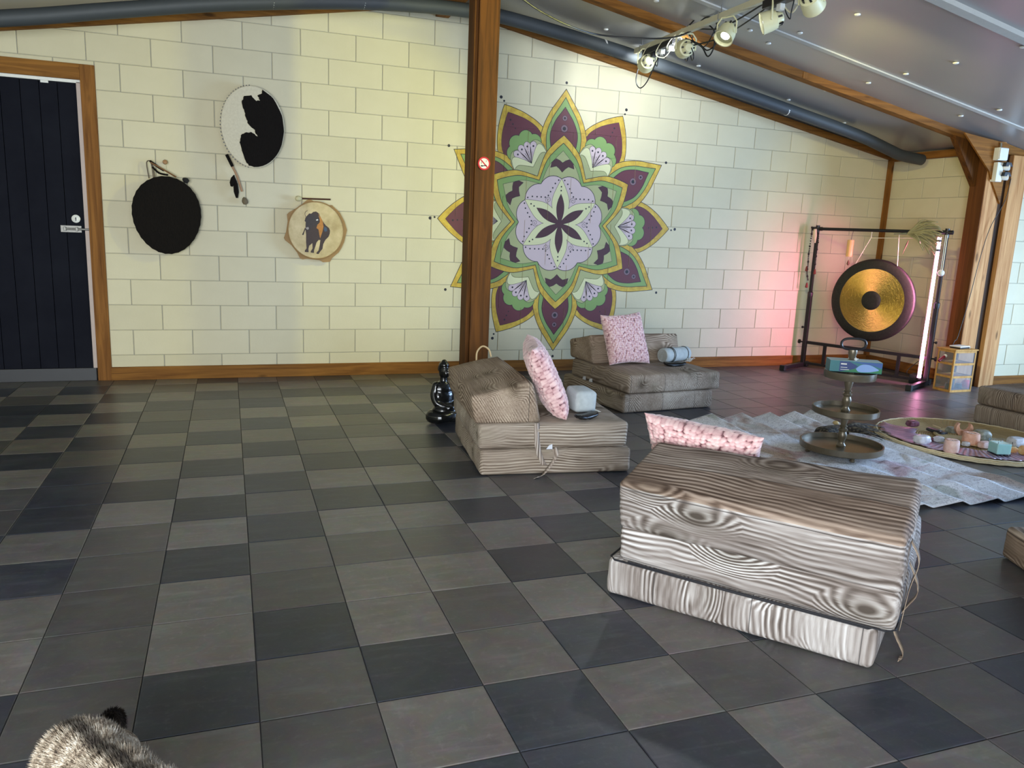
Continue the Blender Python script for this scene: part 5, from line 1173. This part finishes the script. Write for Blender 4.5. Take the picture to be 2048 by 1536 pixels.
MB().lathe(turned(.042, .256), 20).build('spindle', M['tray_metal'], ts, True); MB().lathe(turned(.268, .478), 20).build('spindle', M['tray_metal'], ts, True)
MB().lathe(turned(.490, .655), 20).build('spindle', M['tray_metal'], ts, True)
hd = []
for k in range(33):
    a = 2*PI*k/32; cx_ = .075*math.copysign(abs(math.cos(a))**.7, math.cos(a)); hd.append((cx_*.93, -cx_*.35, .690+.034*math.copysign(abs(math.sin(a))**.8, math.sin(a))))
MB().tube(hd, .0075, 8).build('ring_handle', M['black'], ts, True)
# tissue box on the top tray
bxm = lambda n_, c: plain(n_, c, .4, 0, .03)
tb = thing('tissue_box', 'teal and blue patterned tissue box on the top tray', 'tissue box', (S0.x+.01, S0.y-.01, S0.z+.5245), -.52)
tw, tdp, th_ = .15, .06, .068
MB().box((-tw, -tdp, 0), (tw, tdp, th_), .002).build('carton', bxm('carton_teal', s2l(44, 110, 116)), tb)
F = lambda u, z, d: (u, -tdp-d, z)
MB().prism([(-tw+.055, .003), (-.03, .003), (.01, .04), (-.04, th_-.003), (-tw+.055, th_-.003)], 0, .0006, F).build('label_panel', bxm('label_navy', s2l(34, 56, 112)), tb)
def curvy(pts): return [(p.x, p.y) for p in spline([(a, b, 0) for a, b in pts], 4)]
MB().prism(curvy([(-.09, .003), (-.03, .016), (.03, .034), (.08, .02), (.148, .03)])+[(.148, .003)], 0, .0010, F).build('green_wave', bxm('carton_green', s2l(40, 120, 74)), tb)
MB().prism(curvy([(.0, .024), (.03, .05), (.08, .05), (.13, .026)])+curvy([(.13, .02), (.08, .008), (.02, .006), (.0, .024)])[:-1], 0, .0016, F).build('blue_wave', bxm('carton_light_blue', s2l(132, 166, 220)), tb)
MB().prism(curvy([(-.02, th_-.003), (.03, .056), (.09, .05), (.148, .034)])+[(.148, th_-.003)], 0, .0013, F).build('dark_wave', bxm('carton_blue', s2l(52, 86, 150)), tb)
MB().box((-tw+.001, -tdp+.002, th_), (tw-.001, tdp-.002, th_+.0006)).build('carton_top', bxm('carton_top_pale', s2l(190, 214, 214)), tb)
for z_, wd_ in ((.045, .034), (.027, .038), (.014, .05)): MB().box((-tw+.062, -tdp-.0009, z_), (-tw+.062+wd_, -tdp-.0004, z_+(.008 if z_ > .04 else .003))).build('print_line', M['white'], tb)
MB().tube([(-.03, 0, th_), (-.02, .01, th_+.012), (.0, 0, th_+.006), (.02, -.01, th_+.01)], [.004, .012, .012, .003], 8, smooth=3).build('tissue', M['white'], tb, True)
# dark feather fan behind the lower tray
gf_ = G('dark_feathers'); n1 = gf_.noise(gf_.map(gf_.co(), (60, 60, 60)), 1, 3); M['feather'] = gf_.set(col=gf_.mix(gf_.ramp(n1, [(.45, 0), (.75, 1)]), s2l(34, 28, 24), s2l(120, 112, 92)), rough=.8)
ff = thing('feather_fan', 'dark feather fan lying on the rug behind the tiered stand', 'feather fan', (3.88, 4.05, .052), 0)
for k in range(11):
    a = -1.15+k*.12; L_ = .26+.05*math.sin(k*1.7); dr = Vector((math.cos(a), math.sin(a), 0)); ac = Vector((-dr.y, dr.x, 0)); mb = MB(); n_ = 9
    for i in range(n_+1):
        f = i/n_; p = dr*(f*L_)+Vector((0, 0, .012*k*.3+.02*math.sin(f*PI))); w_ = .024*math.sin(min(1, f*1.1+.1)*PI)**.6 if f < .98 else .004; mb.v += [tuple(p-ac*w_), tuple(p+Vector((0, 0, .004))), tuple(p+ac*w_)]
    for i in range(n_):
        for q in (0, 1): mb.f.append((3*i+q, 3*i+q+1, 3*i+q+4, 3*i+q+3)); mb.mi.append(0)
    solid(mb.build('feather', M['feather'], ff, True), .001)
softbox([(-.2, -.05, -.02), (.02, -.04, -.02), (.02, .07, -.02), (-.2, .07, -.02), (-.17, -.04, .03), (.02, -.03, .03), (.02, .06, .04), (-.17, .06, .03)], .02, 8, .01, .008, 3).build('fur_handle', M['feather'], ff, True)
MB().ball((.08, .16, .02), (.022, .022, .016), 2).build('stone_bead', plain('tan_bead', s2l(206, 178, 120), .4), ff, True)
# woven tray
gw_ = G('woven_palm'); x = gw_.sep(gw_.co()); rr = gw_.math('SQRT', gw_.math('ADD', gw_.math('MULTIPLY', x[0], x[0]), gw_.math('MULTIPLY', x[1], x[1])))
an = gw_.math('ARCTAN2', x[1], x[0]); s1_ = gw_.math('SINE', gw_.math('MULTIPLY', rr, 420.)); s2__ = gw_.math('SINE', gw_.math('ADD', gw_.math('MULTIPLY', an, 160.), gw_.math('MULTIPLY', rr, 90.)))
gw_.bump(gw_.math('ADD', s1_, s2__), .5, .004); M['woven'] = gw_.set(col=gw_.mix(gw_.math('MULTIPLY_ADD', s1_, .3, gw_.noise(gw_.co(), 6, 3)), s2l(156, 128, 76), s2l(214, 190, 140)), rough=.8)
TC = Vector((4.75, 3.81, .004)); TR = .59
wt = thing('woven_tray', 'large round woven palm tray holding crystals and candle holders', 'tray', tuple(TC))
MB().lathe([(0, .006), (TR*.9, .002), (TR*.97, .008), (TR, .020), (TR*.985, .026), (TR*.95, .018), (TR*.88, .013), (0, .012)], 96).build('tray_base', M['woven'], wt, True)
mb = MB()
for k in range(3):
    mb.tube([(TR*(.985+.012*k)*math.cos(a*PI/60), TR*(.985+.012*k)*math.sin(a*PI/60), .024-.009*k+.0015*math.sin(a*1.9)) for a in range(121)], .0055, 6)
mb.build('braided_rim', plain('palm_rim', s2l(222, 208, 172), .8, 0, .2, 60), wt, True)
gs_ = G('purple_sheen_cloth'); x = gs_.sep(gs_.co()); an = gs_.math('ARCTAN2', x[1], x[0]); w_ = gs_.math('SINE', gs_.math('ADD', gs_.math('MULTIPLY', an, 95.), gs_.math('MULTIPLY', gs_.noise(gs_.co(), 6, 2), 8.)))
gs_.bump(w_, .5, .006); M['sheen'] = gs_.set(col=gs_.mix(gs_.math('MULTIPLY_ADD', w_, .35, .5), s2l(124, 88, 116), s2l(206, 176, 190)), rough=.28, metal=.35)
mb = MB(); N_ = 80
for i in range(N_+1):
    a = math.radians(118+i/N_*190)
    for r_f in (.56, .64, .73, .82, .89, .955): w2 = 1+.018*math.sin(i*.9+r_f*9); mb.v.append((TR*r_f*w2*math.cos(a), TR*r_f*w2*math.sin(a), .018+.006*abs(math.sin(i*.35+r_f*4))+(.010 if r_f > .9 else .004 if r_f > .85 else 0)))
for i in range(N_):
    for j in range(5): a = i*6+j; mb.f.append((a, a+1, a+7, a+6)); mb.mi.append(0)
sc_o = thing('scarf', 'shiny purple pleated ribbon laid round the rim of the woven tray', 'ribbon', tuple(TC)); solid(mb.build('ribbon', M['sheen'], sc_o, True), .0015)
ip = thing('coiled_mat', 'smaller woven mat in the middle of the big tray', 'mat', (4.80, 3.80, .022)); MB().lathe([(0, 0), (.25, 0), (.262, .006), (.255, .014), (.235, .012), (0, .010)], 64).build('mat_disc', M['woven'], ip, True)
TZ = .024
def at(px, py, z=TZ): p = fl(px, py, z); return (p.x, p.y, z)
def stonemat(nm, c1_, c2__, rough=.45, trans=0): g_ = G(nm); n_ = g_.noise(g_.co(), 30, 4, .6); g_.bump(n_, .3, .004); return g_.set(col=g_.mix(g_.ramp(n_, [(.35, 0), (.7, 1)]), c1_, c2__), rough=rough, trans=trans)
M['quartz'] = stonemat('rose_quartz', s2l(222, 176, 160), s2l(240, 212, 200)); M['salt'] = stonemat('orange_salt', s2l(212, 148, 116), s2l(238, 196, 172)); M['clear'] = stonemat('clear_quartz', s2l(214, 214, 216), s2l(240, 238, 240), .25, .2)
M['agate'] = stonemat('grey_agate', s2l(110, 112, 100), s2l(168, 168, 150), .35); M['amethyst'] = stonemat('amethyst', s2l(84, 40, 56), s2l(136, 92, 110), .35); M['calcite'] = stonemat('honey_calcite', s2l(214, 140, 70), s2l(240, 196, 130), .4); M['obs'] = stonemat('black_stone', s2l(20, 20, 24), s2l(70, 72, 78), .3)
def stone(label, px, py, w, d, h, mat, seed, name='crystal', r=.35, z=TZ):
    bm = bmesh.new(); bmesh.ops.create_icosphere(bm, subdivisions=3, radius=1)
    for v in bm.verts:
        k = max(abs(v.co.x), abs(v.co.y), abs(v.co.z)); q = v.co*(r+(1-r)/k); nn = 1+.16*mnoise.noise(v.co*1.6+Vector((seed, 0, 0))); v.co = Vector((q.x*w/2*nn, q.y*d/2*nn, max(-1, q.z)*h/2*(1+.1*mnoise.noise(v.co*2+Vector((0, seed, 0))))))
        v.co.z = max(v.co.z, -h/2)
    p = at(px, py, z); return MB().bm(bm).build(name, mat, None, True, label=label, cat='crystal', group='crystals on the woven tray', loc=(p[0], p[1], z+h/2))
stone('clear white quartz chunk at the left end of the tray stones', 1843, 887, .105, .07, .058, M['clear'], 1)
stone('white crystal cluster on the tray between black stones and pink holder', 1877, 884, .06, .05, .04, M['clear'], 3)
stone('dark red amethyst rock on the left rear rim of the tray', 1824, 853, .085, .06, .045, M['amethyst'], 4, z=.034)
stone('long black shiny stone lying across the tray stones', 1868, 864, .06, .11, .025, M['obs'], 5)
stone('black stone chip right of the long black stone', 1885, 870, .07, .035, .024, M['obs'], 6)
stone('brown striped shell shard before the black stones', 1872, 881, .075, .03, .02, M['amethyst'], 7)
stone('glassy smoky crystal behind the black stones', 1902, 867, .07, .06, .05, M['agate'], 8)
stone('big grey polished agate to the right of the salt lamp', 1962, 884, .10, .085, .085, M['agate'], 10)
stone('small round white pebble before the orange candle holder', 1931, 892, .045, .04, .03, M['clear'], 11)
stone('pale pink curved rose stone beside the turquoise candle', 1968, 896, .085, .05, .045, M['quartz'], 12)
stone('pale green translucent crystal right of the turquoise candle', 2030, 893, .11, .08, .065, M['clear'], 13)
stone('honey coloured calcite chunk beside the pale green crystal', 2022, 905, .075, .05, .035, M['calcite'], 14)
stone('orange calcite piece cut by the right edge of the picture', 2048, 910, .06, .06, .06, M['calcite'], 15)
stone('dark tumbled stone at the right rim of the tray', 2046, 887, .06, .05, .04, M['amethyst'], 16)
def holder(label, px, py, r, h, mat, z=TZ, name='candle_holder'):
    p = at(px, py, z); o = thing(name, label, 'candle holder', p); bm = None
    pr = [(r*.72, 0), (r*.92, h*.08), (r, h*.3), (r*1.0, h*.7), (r*.93, h*.95), (r*.8, h), (r*.5, h*.985), (r*.46, h*.8), (0, h*.78)]
    mb = MB().lathe(pr, 28); mb.v = [tuple(Vector(v)*(1+.03*mnoise.noise(Vector(v)*30))) for v in mb.v]; mb.build('holder_body', mat, o, True)
    MB().lathe([(r*.42, h*.79), (r*.42, h*.93), (0, h*.93)], 20).build('tea_light', M['white'], o, True); MB().tube([(0, 0, h*.93), (0, .001, h*.99)], .0012, 5).build('wick', M['black'], o); return o
holder('pale pink stone tea light holder nearest the camera on the tray', 1901, 906, .045, .088, M['quartz'])
holder('round orange pink salt tea light holder in the middle of the tray', 1940, 889, .053, .082, M['salt'])
o = thing('crescent_lamp', 'orange crescent shaped salt piece behind the round holder', 'salt lamp', at(1925, 872), -.5)
cres = [(.055*math.cos(a), .048+.055*math.sin(a)) for a in [math.radians(x_) for x_ in range(140, 401, 15)]]+[(.036*math.cos(a), .070+.036*math.sin(a)) for a in [math.radians(x_) for x_ in range(395, 144, -15)]]
MB().prism([(x_, z_+.006) for x_, z_ in cres], -.02, .02, lambda u, z_, d: (u, d, z_)).build('crescent', M['salt'], o); MB().box((-.03, -.02, 0), (.03, .02, .01), .003).build('crescent_foot', M['salt'], o)
o = thing('glass_candle', 'turquoise candle in a clear square glass on the tray', 'candle', at(1997, 909), -.3)
gg_ = G('clear_glass'); gg_.set(col=(.95, .98, 1), rough=.03, trans=1., ior=1.3)
MB().box((-.047, -.047, .0), (.047, .047, .012), .004).build('glass_base', gg_.m, o)
wax = G('turquoise_wax'); wax.set(col=wax.mix(wax.noise(wax.co(), 30, 3), s2l(158, 220, 212), s2l(184, 236, 228)), rough=.25, coat=1.)
MB().box((-.046, -.046, .012), (.046, .046, .080), .006).build('wax', wax.m, o)
mb = MB()
for (a_, b_) in (((-.047, -.047), (.047, -.0445)), ((-.047, .0445), (.047, .047)), ((-.047, -.0445), (-.0445, .0445)), ((.0445, -.0445), (.047, .0445))): mb.box((*a_, .0805), (*b_, .095))
mb.build('glass_wall', gg_.m, o); MB().tube([(0, 0, .082), (0, .002, .092)], .0015, 5).build('wick', M['black'], o)
o = thing('incense_stick', 'thin pale incense stick lying at the back of the tray', 'incense', at(1866, 850, .04)); q = Vector(at(1887, 858, .03))-o.location; MB().tube([(0, 0, 0), tuple(q)], .003, 6).build('stick', plain('pale_stick', s2l(226, 204, 160), .7), o); MB().tube([tuple(q*.8), tuple(q*1.02)], .0042, 6).build('stick_tip', plain('incense_tip', s2l(120, 90, 70), .8), o)

# ================================================================ the tabby cat at the lower left
gk = G('tabby_fur'); co = gk.co(); x = gk.sep(co); st = gk.math('SINE', gk.math('ADD', gk.math('MULTIPLY', x[0], 150.), gk.math('MULTIPLY', gk.noise(co, 12, 3), 9.)))
n1 = gk.noise(co, 160, 3, .7); n2 = gk.noise(co, 30, 3)
v = gk.math('ADD', gk.math('MULTIPLY', n1, .8), gk.math('MULTIPLY', st, .07)); c_ = gk.ramp(gk.math('ADD', v, gk.math('MULTIPLY', n2, .25)), [(.34, s2l(60, 52, 46)), (.48, s2l(136, 120, 102)), (.60, s2l(190, 176, 156)), (.75, s2l(232, 226, 214))])
sp_m = gk.ramp(gk.math('ABSOLUTE', x[1]), [(.008, 1), (.024, 0)]); top_m = gk.math('GREATER_THAN', x[2], .2)
c_ = gk.mix(gk.math('MULTIPLY', gk.math('MULTIPLY', sp_m, top_m), .85), c_, s2l(34, 30, 28)); M['cat'] = gk.set(col=c_, rough=.9, spec=.2)
# faces lower right, tail curling on the far side; x forward in its own frame
cp0 = fl(165, 1475, .25); cang = math.radians(-52)
cat = thing('cat', 'grizzled tabby cat seen from above at the lower left corner', 'cat', (cp0.x, cp0.y, 0), cang)
CB = [('e', (.0, 0, .185), (.095, .082, .085)), ('e', (.12, 0, .18), (.12, .076, .082)), ('e', (.24, 0, .19), (.09, .066, .078)), ('e', (.01, .062, .145), (.065, .042, .075)), ('e', (.01, -.062, .145), (.065, .042, .075)), ('l', [(.27, 0, .21), (.36, 0, .245)], [.055, .045]), ('e', (.40, 0, .265), (.052, .048, .044)), ('e', (.445, 0, .25), (.026, .026, .02)),
      ('l', [(.38, .03, .29), (.378, .038, .325)], [.02, .004]), ('l', [(.38, -.03, .29), (.378, -.038, .325)], [.02, .004]),
      ('l', [(.0, .06, .17), (.04, .07, .11), (-.035, .068, .07), (-.01, .068, .012), (.03, .068, .010)], [.058, .04, .02, .017, .015]), ('l', [(.0, -.06, .17), (.04, -.07, .11), (-.035, -.068, .07), (-.01, -.068, .012), (.03, -.068, .010)], [.058, .04, .02, .017, .015]),
      ('l', [(.25, .045, .17), (.255, .05, .09), (.25, .05, .014), (.28, .05, .010)], [.036, .023, .017, .015]), ('l', [(.25, -.045, .17), (.255, -.05, .09), (.25, -.05, .014), (.28, -.05, .010)], [.036, .023, .017, .015])]
cb = blob('body', CB, .008, M['cat'], cat, 2)
M['cat_dark'] = plain('tabby_dark_fur', s2l(44, 34, 28), .9, 0, .3, 60)
tl_ = [Matrix.Rotation(-cang, 3, 'Z')@(fl(px, py, z)-Vector((cp0.x, cp0.y, 0))) for px, py, z in ((196, 1470, .13), (206, 1450, .15), (222, 1432, .18), (233, 1432, .19), (237, 1446, .18), (234, 1466, .15))]
blob('tail', [('l', tl_, [.02, .016, .013, .013, .012, .01])], .006, M['cat_dark'], cat, 1)
for sg in (-1, 1):
    MB().ball((.437, sg*.02, .272), (.006, .006, .006), 2).build('eye', plain('cat_eye', s2l(150, 170, 70), .15), cat, True)
# fur: short tufts over the back and flanks
def fur(parts, n, ln, mat, seed, nm):
    rg = random.Random(seed); mb = MB(); ell = [p for p in parts if p[0] == 'e']
    for i in range(n):
        p = rg.choice(ell[:5]); th_, z = rg.uniform(0, 2*PI), rg.uniform(-.3, 1); r2 = math.sqrt(1-z*z); nv = Vector((r2*math.cos(th_), r2*math.sin(th_), z)); c = Vector(p[1]); R3 = Vector(p[2])
        s_ = c+Vector((nv.x*R3.x, nv.y*R3.y, nv.z*R3.z))*1.0; nn = Vector((nv.x/R3.x, nv.y/R3.y, nv.z/R3.z)).normalized()
        inside = False
        for q in ell[:5]:
            if q is p: continue
            d = Vector(((s_.x-q[1][0])/q[2][0], (s_.y-q[1][1])/q[2][1], (s_.z-q[1][2])/q[2][2]))
            if d.length < .97: inside = True; break
        if inside: continue
        dr = (nn*.45+Vector((-1, 0, -.15))*.8+Vector((rg.uniform(-.3, .3), rg.uniform(-.3, .3), rg.uniform(-.3, .3)))).normalized(); ac = dr.cross(nn).normalized()*.0011; L_ = ln*rg.uniform(.6, 1.3)
        mb.add([s_-ac-nn*.002, s_+ac-nn*.002, s_+dr*L_+nn*.002], [(0, 1, 2)])
    me = bpy.data.meshes.new(nm); me.from_pydata(mb.v, [], mb.f); me.materials.append(mat); return link(nm, me, cat, kind='stuff')
fur(CB, 34000, .016, M['cat'], 5, 'fur')
mb = MB(); tp = spline(tl_, 8); rg = random.Random(8)
for k in range(2600):
    i = rg.randrange(1, len(tp)-1); t_ = (tp[i+1]-tp[i-1]).normalized(); a = t_.orthogonal().normalized(); b_ = t_.cross(a); w_ = rg.uniform(0, 2*PI); nn = a*math.cos(w_)+b_*math.sin(w_); p = tp[i]+nn*.0125+t_*rg.uniform(-.004, .004)
    dr = (nn*.5+t_*.9+Vector((rg.uniform(-.3, .3), rg.uniform(-.3, .3), rg.uniform(-.3, .3)))).normalized(); ac = dr.cross(nn).normalized()*.001; mb.add([p-ac-nn*.002, p+ac-nn*.002, p+dr*.013], [(0, 1, 2)])
me = bpy.data.meshes.new('tail_fur'); me.from_pydata(mb.v, [], mb.f); me.materials.append(M['cat_dark']); link('tail_fur', me, cat, kind='stuff')
